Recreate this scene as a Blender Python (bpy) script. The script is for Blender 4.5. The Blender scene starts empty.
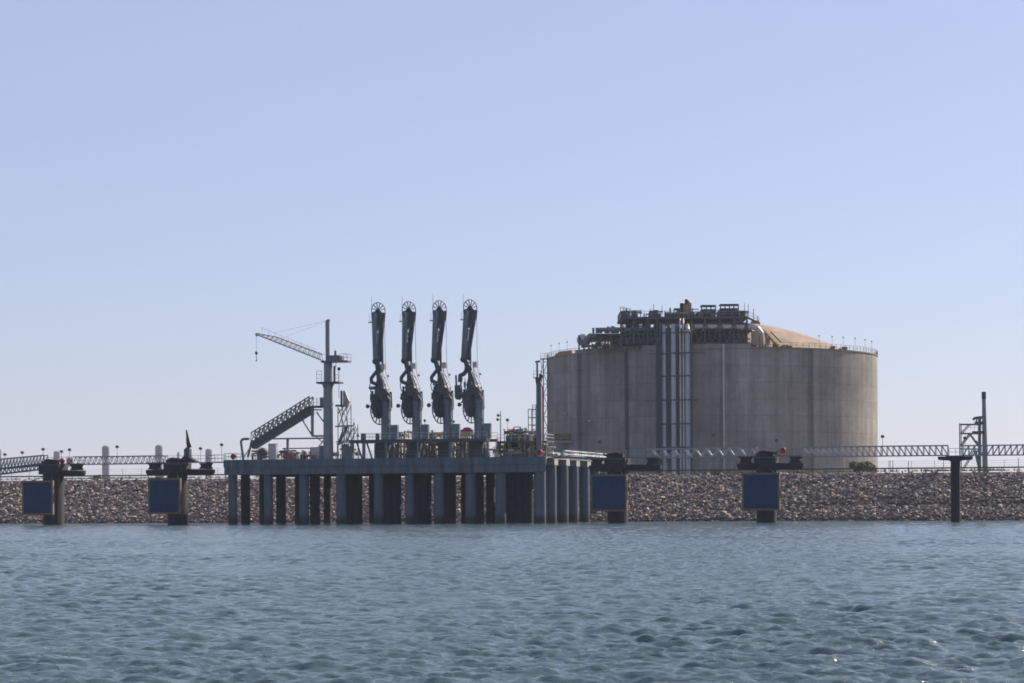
import bpy, math, random
import numpy as np
from mathutils import Vector, Matrix

random.seed(7)
rng = np.random.default_rng(11)
sc = bpy.context.scene
COL = sc.collection
PI = math.pi

# ------------------------------------------------------------------ camera model
FPX = 2300.0            # focal length in pixels
YAW = math.radians(16.0)
ROLL = math.radians(0.30)
HY = 504.9              # horizon row at the centre column
CZ = 3.0                # eye height over the water
F = Vector((-math.sin(YAW), math.cos(YAW), 0))
R = Vector((math.cos(YAW), math.sin(YAW), 0))
cR, sR = math.cos(ROLL), math.sin(ROLL)

def ab(px, py):
    dx, dy = px - 512, py - HY
    return dx * cR - dy * sR, dx * sR + dy * cR

def W(px, py, Y):       # point seen at a pixel lying on the plane y = Y (parallel to the pier)
    a, b = ab(px, py)
    d = F * FPX + R * a
    t = Y / d.y
    return Vector((t * d.x, Y, CZ - t * b))

def T(px, py, Z):       # point seen at a pixel at depth Z
    a, b = ab(px, py)
    p = F * Z + R * (Z * a / FPX)
    return Vector((p.x, p.y, CZ - Z * b / FPX))

def X_at(px, Y, py=470): return W(px, py, Y).x
def Z_at(px, py, Y): return W(px, py, Y).z

# ------------------------------------------------------------------ materials
MATS = {}
def mat(name, col, rough=0.75, metal=0.0, var=0.18, scale=1.5, stretch=(1, 1, 1), bump=0.0, spec=0.4, tint=None):
    if name in MATS: return MATS[name]
    m = bpy.data.materials.new(name); m.use_nodes = True
    nt = m.node_tree; b = nt.nodes['Principled BSDF']
    b.inputs['Roughness'].default_value = rough
    b.inputs['Metallic'].default_value = metal
    b.inputs['Specular IOR Level'].default_value = spec
    tc = nt.nodes.new('ShaderNodeTexCoord'); mp = nt.nodes.new('ShaderNodeMapping')
    mp.inputs['Scale'].default_value = stretch
    nt.links.new(tc.outputs['Object'], mp.inputs['Vector'])
    nz = nt.nodes.new('ShaderNodeTexNoise'); nz.inputs['Scale'].default_value = scale
    nz.inputs['Detail'].default_value = 6; nz.inputs['Roughness'].default_value = 0.65
    nt.links.new(mp.outputs[0], nz.inputs['Vector'])
    cr = nt.nodes.new('ShaderNodeValToRGB')
    t = tint or col
    cr.color_ramp.elements[0].position = 0.3; cr.color_ramp.elements[1].position = 0.72
    cr.color_ramp.elements[0].color = tuple(c * (1 - var) for c in t) + (1,)
    cr.color_ramp.elements[1].color = tuple(min(1, c * (1 + var)) for c in col) + (1,)
    nt.links.new(nz.outputs[0], cr.inputs[0]); nt.links.new(cr.outputs[0], b.inputs['Base Color'])
    if bump:
        bp = nt.nodes.new('ShaderNodeBump'); bp.inputs['Strength'].default_value = bump
        nt.links.new(nz.outputs[0], bp.inputs['Height']); nt.links.new(bp.outputs[0], b.inputs['Normal'])
    MATS[name] = m
    return m

fascia_m = mat('painted deck beam', (.072, .105, .138), .7, var=.30, scale=1.1, stretch=(1, 1, .12), tint=(.062, .078, .09))
deck_m = mat('deck concrete', (.27, .26, .24), .85)
cap_m = mat('pale cap concrete', (.27, .26, .24), .85, var=.2)
dark_m = mat('tar dark coated steel', (.011, .012, .018), .8, var=.35)
steel_m = mat('blue grey painted steel', (.085, .115, .14), .5, var=.2, scale=2.5)
steel2_m = mat('dark marine steel', (.035, .050, .062), .5, var=.3, scale=3)
truss_m = mat('grey catwalk steel', (.20, .22, .26), .5, var=.15)
truss_d = mat('catwalk deck steel', (.10, .115, .14), .6, var=.2)
galv_m = mat('galvanised steel', (.33, .34, .35), .45, metal=.3, var=.15)
rack_m = mat('dark green rack steel', (.034, .045, .058), .6, var=.25)
white_m = mat('white pipe lagging', (.27, .32, .37), .55, var=.18, scale=.8, stretch=(1, 1, .3))
pale_m = mat('pale pipe', (.42, .42, .40), .5, var=.15)
cream_m = mat('cream painted panel', (.30, .29, .25), .6, var=.2)
yellow_m = mat('safety yellow paint', (.45, .32, .06), .5, var=.2, scale=4)
brown_m = mat('weathered ochre frame', (.14, .092, .042), .7, var=.35, scale=3)
rust_m = mat('rusty steel', (.20, .10, .06), .8, var=.35, scale=4)
red_m = mat('signal red paint', (.30, .015, .03), .45, var=.12)
redpipe_m = mat('fire main red paint', (.28, .045, .04), .5, var=.15)
navy_m = mat('navy fender facing', (.006, .032, .092), .7, var=.22, scale=.7, stretch=(1, 1, .5), spec=.15)
navy2_m = mat('navy fender seams', (.005, .018, .065), .6, var=.2)
rubber_m = mat('black rubber', (.015, .015, .018), .8)
cable_m = mat('steel cable', (.06, .065, .07), .5)
rope_m = mat('worn dark cloth', (.025, .022, .028), .9)
lampg_m = mat('lamp housing', (.05, .055, .07), .5)
orange_m = mat('faded orange paint', (.34, .19, .12), .6, var=.2)
gravel_m = mat('dusty land', (.22, .20, .17), .95, scale=.3)
bush_m = mat('olive foliage', (.13, .135, .05), .8, var=.5, scale=1.5)
bark_m = mat('bark', (.10, .08, .06), .9)
silo_m = mat('far grey concrete', (.10, .115, .15), .9, var=.1, scale=.1)
stack_m = mat('chimney steel', (.16, .17, .21), .6, var=.2, scale=.3)

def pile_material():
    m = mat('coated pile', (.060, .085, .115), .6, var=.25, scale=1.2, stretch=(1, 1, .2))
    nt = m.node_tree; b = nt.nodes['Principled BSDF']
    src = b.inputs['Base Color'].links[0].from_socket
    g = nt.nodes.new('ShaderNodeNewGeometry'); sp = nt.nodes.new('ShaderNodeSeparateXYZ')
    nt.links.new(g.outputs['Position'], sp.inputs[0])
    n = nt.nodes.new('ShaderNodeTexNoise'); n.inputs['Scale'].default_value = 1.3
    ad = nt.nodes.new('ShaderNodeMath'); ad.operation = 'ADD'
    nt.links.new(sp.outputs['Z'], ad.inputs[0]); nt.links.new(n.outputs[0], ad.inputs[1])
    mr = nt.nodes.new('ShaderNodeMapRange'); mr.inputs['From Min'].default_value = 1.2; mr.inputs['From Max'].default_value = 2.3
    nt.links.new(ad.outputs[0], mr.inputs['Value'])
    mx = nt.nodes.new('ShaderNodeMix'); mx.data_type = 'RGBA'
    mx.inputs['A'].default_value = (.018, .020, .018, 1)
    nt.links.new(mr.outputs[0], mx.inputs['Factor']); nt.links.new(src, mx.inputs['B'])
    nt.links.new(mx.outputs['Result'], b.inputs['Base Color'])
    return m
pile_m = pile_material()
pile_shaded = mat('shaded rear pile', (.012, .015, .024), .8, var=.3, scale=1.2, stretch=(1, 1, .2))  # darker copy of the pile coating, under-deck shade put into its colour

def tank_material():
    m = bpy.data.materials.new('cast tank concrete'); m.use_nodes = True
    nt = m.node_tree; b = nt.nodes['Principled BSDF']; b.inputs['Roughness'].default_value = .9
    b.inputs['Specular IOR Level'].default_value = .2
    L = nt.links.new; N = nt.nodes.new
    tc = N('ShaderNodeTexCoord'); sp = N('ShaderNodeSeparateXYZ'); L(tc.outputs['Object'], sp.inputs[0])
    at = N('ShaderNodeMath'); at.operation = 'ARCTAN2'; L(sp.outputs['X'], at.inputs[0]); L(sp.outputs['Y'], at.inputs[1])
    arc = N('ShaderNodeMath'); arc.operation = 'MULTIPLY'; arc.inputs[1].default_value = 41.0; L(at.outputs[0], arc.inputs[0])
    cv = N('ShaderNodeCombineXYZ'); L(arc.outputs[0], cv.inputs['X']); L(sp.outputs['Z'], cv.inputs['Y'])
    def noise(sx, sy, scale, det=5, rough=.6):
        mp = N('ShaderNodeMapping'); mp.inputs['Scale'].default_value = (sx, sy, 1); L(cv.outputs[0], mp.inputs['Vector'])
        n = N('ShaderNodeTexNoise'); n.inputs['Scale'].default_value = scale; n.inputs['Detail'].default_value = det
        n.inputs['Roughness'].default_value = rough; L(mp.outputs[0], n.inputs['Vector']); return n.outputs[0]
    def rng_(v, a, b_, c, d):
        r = N('ShaderNodeMapRange'); L(v, r.inputs['Value'])
        for k, x in zip(('From Min', 'From Max', 'To Min', 'To Max'), (a, b_, c, d)): r.inputs[k].default_value = x
        return r.outputs[0]
    def mul(a, b_):
        q = N('ShaderNodeMath'); q.operation = 'MULTIPLY'; L(a, q.inputs[0]); L(b_, q.inputs[1]); return q.outputs[0]
    streak = rng_(noise(1, .035, .42, 7, .75), .30, .66, .56, 1.18)
    blotch = rng_(noise(1, .8, .13, 7, .7), .36, .64, .76, 1.14)
    fine = rng_(noise(1, .6, 1.5, 4), .3, .7, .93, 1.07)
    # pour joints every 3.4 m and panel joints every 5.2 m
    def joint(src, period, wid, dark):
        dv = N('ShaderNodeMath'); dv.operation = 'DIVIDE'; L(src, dv.inputs[0]); dv.inputs[1].default_value = period
        fr = N('ShaderNodeMath'); fr.operation = 'FRACT'; L(dv.outputs[0], fr.inputs[0])
        pp = N('ShaderNodeMath'); pp.operation = 'PINGPONG'; L(fr.outputs[0], pp.inputs[0]); pp.inputs[1].default_value = .5
        return rng_(pp.outputs[0], 0, wid, dark, 1)
    j1 = joint(sp.outputs['Z'], 3.85, .04, .78)
    j2 = joint(arc.outputs[0], 5.4, .02, .90)
    # each pour lift has its own tone
    fl = N('ShaderNodeMath'); fl.operation = 'DIVIDE'; L(sp.outputs['Z'], fl.inputs[0]); fl.inputs[1].default_value = 3.85
    f2 = N('ShaderNodeMath'); f2.operation = 'FLOOR'; L(fl.outputs[0], f2.inputs[0])
    f3 = N('ShaderNodeMath'); f3.operation = 'DIVIDE'; L(arc.outputs[0], f3.inputs[0]); f3.inputs[1].default_value = 10.8
    f4 = N('ShaderNodeMath'); f4.operation = 'FLOOR'; L(f3.outputs[0], f4.inputs[0])
    cw = N('ShaderNodeCombineXYZ'); L(f2.outputs[0], cw.inputs['X']); L(f4.outputs[0], cw.inputs['Y'])
    wn = N('ShaderNodeTexWhiteNoise'); wn.noise_dimensions = '2D'; L(cw.outputs[0], wn.inputs['Vector'])
    tone = rng_(wn.outputs['Value'], 0, 1, .93, 1.06)
    tot = mul(mul(mul(streak, blotch), mul(fine, tone)), mul(j1, j2))
    vm = N('ShaderNodeVectorMath'); vm.operation = 'SCALE'; vm.inputs[0].default_value = (.206, .208, .202)
    L(tot, vm.inputs['Scale']); L(vm.outputs[0], b.inputs['Base Color'])
    bp = N('ShaderNodeBump'); bp.inputs['Strength'].default_value = .25; bp.inputs['Distance'].default_value = .1
    L(tot, bp.inputs['Height']); L(bp.outputs[0], b.inputs['Normal'])
    return m
tank_m = tank_material()
dome_m = mat('dome concrete', (.235, .19, .15), .9, var=.25, scale=.3, tint=(.18, .145, .115))

def rock_material():
    m = bpy.data.materials.new('riprap stone'); m.use_nodes = True
    nt = m.node_tree; b = nt.nodes['Principled BSDF']; b.inputs['Roughness'].default_value = .9
    g = nt.nodes.new('ShaderNodeNewGeometry'); cr = nt.nodes.new('ShaderNodeValToRGB')
    cr.color_ramp.interpolation = 'LINEAR'
    cs = [(0, (.16, .13, .115)), (.25, (.27, .21, .175)), (.5, (.34, .285, .24)), (.7, (.23, .20, .19)), (.9, (.42, .33, .27)), (1, (.60, .54, .47))]
    e = cr.color_ramp.elements
    e[0].position, e[0].color = cs[0][0], cs[0][1] + (1,)
    e[1].position, e[1].color = 1.0, cs[-1][1] + (1,)
    for p, c in cs[1:-1]:
        q = e.new(p); q.color = c + (1,)
    nt.links.new(g.outputs['Random Per Island'], cr.inputs[0])
    sp = nt.nodes.new('ShaderNodeSeparateXYZ'); nt.links.new(g.outputs['Position'], sp.inputs[0])
    mr = nt.nodes.new('ShaderNodeMapRange'); mr.inputs['From Min'].default_value = .25; mr.inputs['From Max'].default_value = 1.0
    mr.inputs['To Min'].default_value = .35
    nt.links.new(sp.outputs['Z'], mr.inputs['Value'])
    vm = nt.nodes.new('ShaderNodeVectorMath'); vm.operation = 'SCALE'
    nt.links.new(cr.outputs[0], vm.inputs[0]); nt.links.new(mr.outputs[0], vm.inputs['Scale'])
    # seam shadow painted as a dark band part way up the right-hand bank
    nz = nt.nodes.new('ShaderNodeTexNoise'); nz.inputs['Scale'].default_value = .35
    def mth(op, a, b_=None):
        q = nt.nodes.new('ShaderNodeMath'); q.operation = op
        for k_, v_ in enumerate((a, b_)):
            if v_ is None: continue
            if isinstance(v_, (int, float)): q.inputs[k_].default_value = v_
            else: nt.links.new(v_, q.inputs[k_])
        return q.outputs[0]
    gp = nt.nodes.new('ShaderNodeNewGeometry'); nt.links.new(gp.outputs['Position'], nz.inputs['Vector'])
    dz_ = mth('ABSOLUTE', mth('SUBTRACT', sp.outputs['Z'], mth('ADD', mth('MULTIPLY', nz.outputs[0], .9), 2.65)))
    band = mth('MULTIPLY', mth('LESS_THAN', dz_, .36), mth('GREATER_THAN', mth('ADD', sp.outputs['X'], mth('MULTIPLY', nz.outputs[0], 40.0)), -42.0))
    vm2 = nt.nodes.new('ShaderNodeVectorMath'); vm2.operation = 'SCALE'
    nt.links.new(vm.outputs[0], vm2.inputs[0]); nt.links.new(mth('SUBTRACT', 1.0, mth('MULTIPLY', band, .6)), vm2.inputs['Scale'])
    nt.links.new(vm2.outputs[0], b.inputs['Base Color'])
    return m
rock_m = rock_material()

def water_material():
    m = bpy.data.materials.new('sea water'); m.use_nodes = True
    nt = m.node_tree; b = nt.nodes['Principled BSDF']; L = nt.links.new; N = nt.nodes.new
    b.inputs['Base Color'].default_value = (.056, .096, .112, 1)
    b.inputs['Roughness'].default_value = .07
    b.inputs['IOR'].default_value = 1.333
    g = N('ShaderNodeNewGeometry')
    mp = N('ShaderNodeMapping'); mp.inputs['Rotation'].default_value = (0, 0, -.28); mp.inputs['Scale'].default_value = (.42, 1, 1)
    L(g.outputs['Position'], mp.inputs['Vector'])
    n1 = N('ShaderNodeTexNoise'); n1.inputs['Scale'].default_value = 3.2; n1.inputs['Detail'].default_value = 6; n1.inputs['Roughness'].default_value = .62
    L(mp.outputs[0], n1.inputs['Vector'])
    b1 = N('ShaderNodeBump'); b1.inputs['Strength'].default_value = 1.0; b1.inputs['Distance'].default_value = .07
    L(n1.outputs[0], b1.inputs['Height'])
    n2 = N('ShaderNodeTexNoise'); n2.inputs['Scale'].default_value = 1.1; n2.inputs['Detail'].default_value = 8; n2.inputs['Roughness'].default_value = .7
    L(mp.outputs[0], n2.inputs['Vector'])
    b2 = N('ShaderNodeBump'); b2.inputs['Strength'].default_value = 1.0; b2.inputs['Distance'].default_value = .13
    L(n2.outputs[0], b2.inputs['Height']); L(b1.outputs[0], b2.inputs['Normal'])
    L(b2.outputs[0], b.inputs['Normal'])
    return m
water_m = water_material()

# ------------------------------------------------------------------ mesh builder
class MB:
    def __init__(s): s.v, s.f, s.s = [], [], []
    def add(s, vs, fs, smooth=False):
        o = len(s.v); s.v += [Vector(v) for v in vs]
        for f in fs: s.f.append(tuple(i + o for i in f)); s.s.append(smooth)
    def obox(s, c, ax, ay, az):      # centre and three half-axis vectors
        c = Vector(c); vs = []
        for i in (-1, 1):
            for j in (-1, 1):
                for k in (-1, 1): vs.append(c + ax * i + ay * j + az * k)
        s.add(vs, [(0, 1, 3, 2), (4, 6, 7, 5), (0, 4, 5, 1), (2, 3, 7, 6), (0, 2, 6, 4), (1, 5, 7, 3)])
    def box(s, x0, x1, y0, y1, z0, z1):
        s.obox(((x0 + x1) / 2, (y0 + y1) / 2, (z0 + z1) / 2), Vector(((x1 - x0) / 2, 0, 0)), Vector((0, (y1 - y0) / 2, 0)), Vector((0, 0, (z1 - z0) / 2)))
    def bpx(s, x0, x1, y0, y1, Y, d):   # box whose front face covers that pixel box on plane Y, d metres deep
        a, b = W(x0, y1, Y), W(x1, y0, Y)
        s.box(a.x, b.x, Y, Y + d, min(a.z, b.z), max(a.z, b.z))
    def bcam(s, x0, x1, y0, y1, Z, d):  # the same square to the tank (the tank's own front)
        a, b = T(x0, y1, Z), T(x1, y0, Z)
        zc = (a.z + b.z) / 2; w = ((b - a) * Vector((1, 1, 0))); w = Vector((b.x - a.x, b.y - a.y, 0)) / 2
        c = Vector(((a.x + b.x) / 2, (a.y + b.y) / 2, zc)) + F * d / 2
        s.obox(c, w, F * d / 2, Vector((0, 0, abs(b.z - a.z) / 2)))
    def frame(s, p, q):
        d = (Vector(q) - Vector(p)); L = d.length; d = d / L
        u = d.cross(Vector((0, 0, 1)))
        if u.length < .01: u = d.cross(Vector((0, 1, 0)))
        u.normalize(); return d, u, u.cross(d), L
    def beam(s, p, q, w, h=None):
        h = h or w; p, q = Vector(p), Vector(q); d, u, v, L = s.frame(p, q)
        s.obox((p + q) / 2, d * L / 2, u * w / 2, v * h / 2)
    def tube(s, p, q, r, r2=None, n=10, caps=True):
        p, q = Vector(p), Vector(q); r2 = r if r2 is None else r2
        d, u, v, L = s.frame(p, q); vs = []
        for c, rr in ((p, r), (q, r2)):
            for i in range(n):
                a = 2 * PI * i / n; vs.append(c + (u * math.cos(a) + v * math.sin(a)) * rr)
        s.add(vs, [(i, (i + 1) % n, n + (i + 1) % n, n + i) for i in range(n)], True)
        if caps: s.add(vs, [tuple(range(n))[::-1], tuple(range(n, 2 * n))])
    def path(s, pts, r, n=8):
        pts = [Vector(p) for p in pts]
        for i in range(len(pts) - 1):
            s.tube(pts[i], pts[i + 1], r, n=n)
            if i: s.ball(pts[i], r * 1.01, 6, 4)
    def ball(s, c, r, n=10, m=6, sc_=(1, 1, 1)):
        c = Vector(c); vs = [c + Vector((0, 0, r * sc_[2]))]
        for j in range(1, m):
            t = PI * j / m
            for i in range(n):
                a = 2 * PI * i / n
                vs.append(c + Vector((r * sc_[0] * math.sin(t) * math.cos(a), r * sc_[1] * math.sin(t) * math.sin(a), r * sc_[2] * math.cos(t))))
        vs.append(c - Vector((0, 0, r * sc_[2]))); e = len(vs) - 1
        fs = [(0, 1 + i, 1 + (i + 1) % n) for i in range(n)]
        for j in range(m - 2):
            for i in range(n):
                a = 1 + j * n + i; b = 1 + j * n + (i + 1) % n; fs.append((a, a + n, b + n, b))
        fs += [(e, 1 + (m - 2) * n + (i + 1) % n, 1 + (m - 2) * n + i) for i in range(n)]
        s.add(vs, fs, True)
    def ring(s, c, ax, Rr, r, n=28, m=6):
        c = Vector(c); ax = Vector(ax).normalized(); u = ax.cross(Vector((0, 0, 1)))
        if u.length < .01: u = Vector((1, 0, 0))
        u.normalize(); v = ax.cross(u); vs = []
        for i in range(n):
            a = 2 * PI * i / n; rd = u * math.cos(a) + v * math.sin(a)
            for j in range(m):
                t = 2 * PI * j / m; vs.append(c + rd * (Rr + r * math.cos(t)) + ax * r * math.sin(t))
        s.add(vs, [(i * m + j, ((i + 1) % n) * m + j, ((i + 1) % n) * m + (j + 1) % m, i * m + (j + 1) % m) for i in range(n) for j in range(m)], True)
    def prism(s, pts, off):           # polygon (list of points) extruded by vector off
        n = len(pts); vs = [Vector(p) for p in pts] + [Vector(p) + Vector(off) for p in pts]
        s.add(vs, [tuple(range(n)), tuple(range(n, 2 * n))[::-1]] + [(i, n + i, n + (i + 1) % n, (i + 1) % n) for i in range(n)])
    def rail(s, p, q, h=1.1, step=1.6, r=.035, bars=2):
        p, q = Vector(p), Vector(q); n = max(1, int(round((q - p).length / step)))
        for i in range(n + 1):
            b = p.lerp(q, i / n); s.tube(b, b + Vector((0, 0, h)), r, n=5)
        for k in range(bars):
            z = Vector((0, 0, h * (k + 1) / bars)); s.tube(p + z, q + z, r, n=5)
    def truss(s, p, q, h, n, w, chord=None, zig='W'):
        p, q = Vector(p), Vector(q); up = Vector((0, 0, h)); c = chord or w * 1.5
        s.beam(p, q, c); s.beam(p + up, q + up, c)
        for i in range(n):
            a, b = p.lerp(q, i / n), p.lerp(q, (i + 1) / n)
            if zig == 'W':
                m_ = (a + b) / 2; s.beam(a, m_ + up, w); s.beam(m_ + up, b, w)
            elif zig == 'N': s.beam(a, a + up, w); s.beam(a + up, b, w)
            elif zig == 'M': s.beam(a, a + up, w); s.beam(a, b + up, w)
            elif zig == 'X': s.beam(a, b + up, w); s.beam(a + up, b, w); s.beam(a, a + up, w)
        s.beam(q, q + up, w)
    def build(s, name, m, root=None, sub=None, **tags):
        me = bpy.data.meshes.new(name)
        off = Vector(root.location) if root is not None else Vector((0, 0, 0))
        if root is None and tags.get('origin') is not None: off = Vector(tags['origin'])
        me.from_pydata([v - off for v in s.v], [], s.f)
        me.polygons.foreach_set('use_smooth', s.s)
        import bmesh
        bm = bmesh.new(); bm.from_mesh(me); bmesh.ops.recalc_face_normals(bm, faces=bm.faces); bm.to_mesh(me); bm.free()
        me.materials.append(m)
        o = bpy.data.objects.new(name, me); COL.objects.link(o)
        if root is not None: o.parent = sub if sub is not None else root
        else: o.location = off
        return o

def tag(o, label=None, cat=None, group=None, kind=None):
    if label: o['label'] = label
    if cat: o['category'] = cat
    if group: o['group'] = group
    if kind: o['kind'] = kind
    return o
def thing(name, label, cat, loc, group=None):
    o = bpy.data.objects.new(name, None); COL.objects.link(o); o.location = loc
    o.empty_display_size = .5
    return tag(o, label, cat, group)
bpy.context.view_layer.update()

# ------------------------------------------------------------------ world, sun, camera
SUN_AZ = math.radians(34)       # clockwise from +Y
SUN_EL = math.radians(35)
w = bpy.data.worlds.new('World'); sc.world = w; w.use_nodes = True
nt = w.node_tree; bg = nt.nodes['Background']
sky = nt.nodes.new('ShaderNodeTexSky'); sky.sky_type = 'NISHITA'; sky.sun_disc = False
sky.sun_elevation = SUN_EL; sky.sun_rotation = SUN_AZ
sky.air_density = 1.0; sky.dust_density = 0.6; sky.ozone_density = 3.0; sky.altitude = 0
gm = nt.nodes.new('ShaderNodeMix'); gm.data_type = 'RGBA'; gm.blend_type = 'MULTIPLY'; gm.inputs['Factor'].default_value = 1
gm.inputs['B'].default_value = (1.12, 1.13, 1.34, 1)
nt.links.new(sky.outputs[0], gm.inputs['A']); hz_ = nt.nodes.new('ShaderNodeMix'); hz_.data_type = 'RGBA'; hz_.inputs['Factor'].default_value = .60
hz_.inputs['B'].default_value = (4.5, 4.65, 6.0, 1)
nt.links.new(gm.outputs['Result'], hz_.inputs['A']); nt.links.new(hz_.outputs['Result'], bg.inputs['Color'])
bg.inputs['Strength'].default_value = 0.0605

sd = bpy.data.lights.new('sun', 'SUN'); sd.energy = 5.0; sd.angle = math.radians(.6); sd.color = (1, .83, .64)
so = bpy.data.objects.new('sun', sd); COL.objects.link(so)
sdir = Vector((math.sin(SUN_AZ) * math.cos(SUN_EL), math.cos(SUN_AZ) * math.cos(SUN_EL), math.sin(SUN_EL)))
so.rotation_euler = sdir.to_track_quat('Z', 'Y').to_euler()

cd = bpy.data.cameras.new('camera'); cam = bpy.data.objects.new('camera', cd); COL.objects.link(cam)
cd.sensor_fit = 'HORIZONTAL'; cd.sensor_width = 36; cd.lens = FPX / 1024 * 36
cd.shift_y = (HY - 341.5) / 1024; cd.clip_start = .5; cd.clip_end = 12000
cam.matrix_world = Matrix.Translation((0, 0, CZ)) @ Matrix.Rotation(YAW, 4, 'Z') @ Matrix.Rotation(PI / 2, 4, 'X') @ Matrix.Rotation(-ROLL, 4, 'Z')
sc.camera = cam
sc.render.engine = 'CYCLES'
sc.view_settings.view_transform = 'Standard'; sc.view_settings.look = 'None'
sc.view_settings.exposure = 0.9; sc.view_settings.gamma = 1
sc.cycles.filter_width = 1.75
sc.cycles.volume_bounces = 1

# haze
HZ = True
if HZ:
    h = MB(); h.box(-3500, 3500, -400, 4200, -3, 72)
    hm = bpy.data.materials.new('sea haze'); hm.use_nodes = True; n = hm.node_tree
    n.nodes.remove(n.nodes['Principled BSDF'])
    pv = n.nodes.new('ShaderNodeVolumePrincipled'); pv.inputs['Color'].default_value = (.70, .80, 1, 1)
    pv.inputs['Density'].default_value = .00007; pv.inputs['Anisotropy'].default_value = 0
    n.links.new(pv.outputs[0], n.nodes['Material Output'].inputs['Volume'])
    tag(h.build('haze', hm), kind='stuff')

# ------------------------------------------------------------------ water
def water():
    nr, ncol = 2000, 800
    rr = 14.0 * (480 / 14.0) ** (np.arange(nr) / (nr - 1))
    th = np.linspace(-math.radians(18), math.radians(18), ncol)
    Z = np.repeat(rr[:, None], ncol, 1); A = np.repeat(th[None, :], nr, 0)
    Lx = Z * np.tan(A)
    X = F.x * Z + R.x * Lx; Y = F.y * Z + R.y * Lx
    H = np.zeros_like(X); cell = Z * .0018 + .01
    wd = math.radians(-80)       # waves run roughly towards the viewer
    for k in range(150):
        lam = .19 * (2.8 / .19) ** rng.random()
        a = wd + rng.normal(0, .62)
        kk = 2 * PI / lam
        amp = .0053 * lam ** .60 * rng.uniform(.5, 1.3)
        ph = kk * (math.cos(a) * X + math.sin(a) * Y) + rng.random() * 2 * PI
        fade = np.clip((lam / cell - 2.0) / 1.2, 0, 1)
        sn = np.sin(ph)
        H += amp * fade * (sn + .18 * np.cos(2 * ph))
    mod = np.zeros_like(X)
    for k in range(10):
        lam = rng.uniform(18, 60); a = rng.random() * 2 * PI
        mod += np.sin(2 * PI / lam * (math.cos(a) * X + math.sin(a) * Y) + rng.random() * 7)
    H *= 1 + .08 * mod
    co = np.stack([X, Y, H], -1).reshape(-1, 3).astype(np.float32)
    i = np.arange(nr - 1)[:, None] * ncol + np.arange(ncol - 1)[None, :]
    q = np.stack([i, i + 1, i + ncol + 1, i + ncol], -1).reshape(-1, 4).astype(np.int32)
    me = bpy.data.meshes.new('water')
    me.vertices.add(len(co)); me.vertices.foreach_set('co', co.ravel())
    me.loops.add(q.size); me.loops.foreach_set('vertex_index', q.ravel())
    me.polygons.add(len(q)); me.polygons.foreach_set('loop_start', np.arange(0, q.size, 4, dtype=np.int32))
    me.update(calc_edges=True); me.polygons.foreach_set('use_smooth', [True] * len(q))
    me.materials.append(water_m)
    o = bpy.data.objects.new('water', me); COL.objects.link(o); tag(o, kind='structure')
    b = MB(); b.add([(-3000, -350, -.7), (3000, -350, -.7), (3000, 392, -.7), (-3000, 392, -.7)], [(0, 1, 2, 3)])
    tag(b.build('water', water_m), kind='structure')
water()

# ------------------------------------------------------------------ bank and land
TOE, CREST, CRZ = 388.5, 402.0, 8.55
b = MB()
b.add([(-3000, CREST, CRZ - .35), (3000, CREST, CRZ - .35), (3000, 4000, CRZ - .35), (-3000, 4000, CRZ - .35)], [(0, 1, 2, 3)])
tag(b.build('land', gravel_m), kind='structure')
b = MB(); b.add([(-3000, TOE - 3, -2.2), (3000, TOE - 3, -2.2), (3000, CREST + .02, CRZ - .37), (-3000, CREST + .02, CRZ - .37)], [(0, 1, 2, 3)])
tag(b.build('embankment', mat('stone bedding', (.17, .14, .12), .95, var=.4, scale=3.0)), kind='structure')

def rocks():
    t = (1 + 5 ** .5) / 2
    base = np.array([(-1, t, 0), (1, t, 0), (-1, -t, 0), (1, -t, 0), (0, -1, t), (0, 1, t), (0, -1, -t), (0, 1, -t), (t, 0, -1), (t, 0, 1), (-t, 0, -1), (-t, 0, 1)]) / math.sqrt(1 + t * t)
    fc = np.array([(0, 11, 5), (0, 5, 1), (0, 1, 7), (0, 7, 10), (0, 10, 11), (1, 5, 9), (5, 11, 4), (11, 10, 2), (10, 7, 6), (7, 1, 8), (3, 9, 4), (3, 4, 2), (3, 2, 6), (3, 6, 8), (3, 8, 9), (4, 9, 5), (2, 4, 11), (6, 2, 10), (8, 6, 7), (9, 8, 1)])
    n = 48000
    x = rng.uniform(-265, 40, n); s = rng.uniform(-.03, .965, n)
    # a dark seam part way down the right-hand bank where the stones leave a ledge
    keep = ~((abs(s - .43 + .01 * np.sin(x * .3)) < .022) & (x > -62)); x, s = x[keep], s[keep]; n = len(x)
    y = TOE + s * (CREST - TOE); z = -.1 + s * CRZ
    rad = .15 + .27 * rng.random(n) ** 2.2
    v = base[None] * rad[:, None, None] * rng.uniform(.72, 1.25, (n, 12, 1)) * rng.uniform(.6, 1.3, (n, 1, 3)) * np.array([1.15, 1, .72])
    a = rng.random(n) * 2 * PI; c_, s_ = np.cos(a), np.sin(a)
    vx = v[..., 0] * c_[:, None] - v[..., 1] * s_[:, None]; vy = v[..., 0] * s_[:, None] + v[..., 1] * c_[:, None]
    tl = rng.normal(0, .5, n); ct, st = np.cos(tl), np.sin(tl)
    vz = v[..., 2] * ct[:, None] + vx * st[:, None]; vx = vx * ct[:, None] - v[..., 2] * st[:, None]
    V = np.stack([vx + x[:, None], vy + y[:, None] + rng.normal(0, .12, n)[:, None], vz + z[:, None] + rng.normal(0, .13, n)[:, None]], -1).reshape(-1, 3)
    Fc = (fc[None] + 12 * np.arange(n)[:, None, None]).reshape(-1, 3)
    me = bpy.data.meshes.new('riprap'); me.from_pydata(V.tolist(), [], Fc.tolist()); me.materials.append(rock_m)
    o = bpy.data.objects.new('riprap', me); COL.objects.link(o)
    tag(o, 'loose pinkish grey stones armouring the bank down to the water', 'stones', kind='stuff')
rocks()

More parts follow.
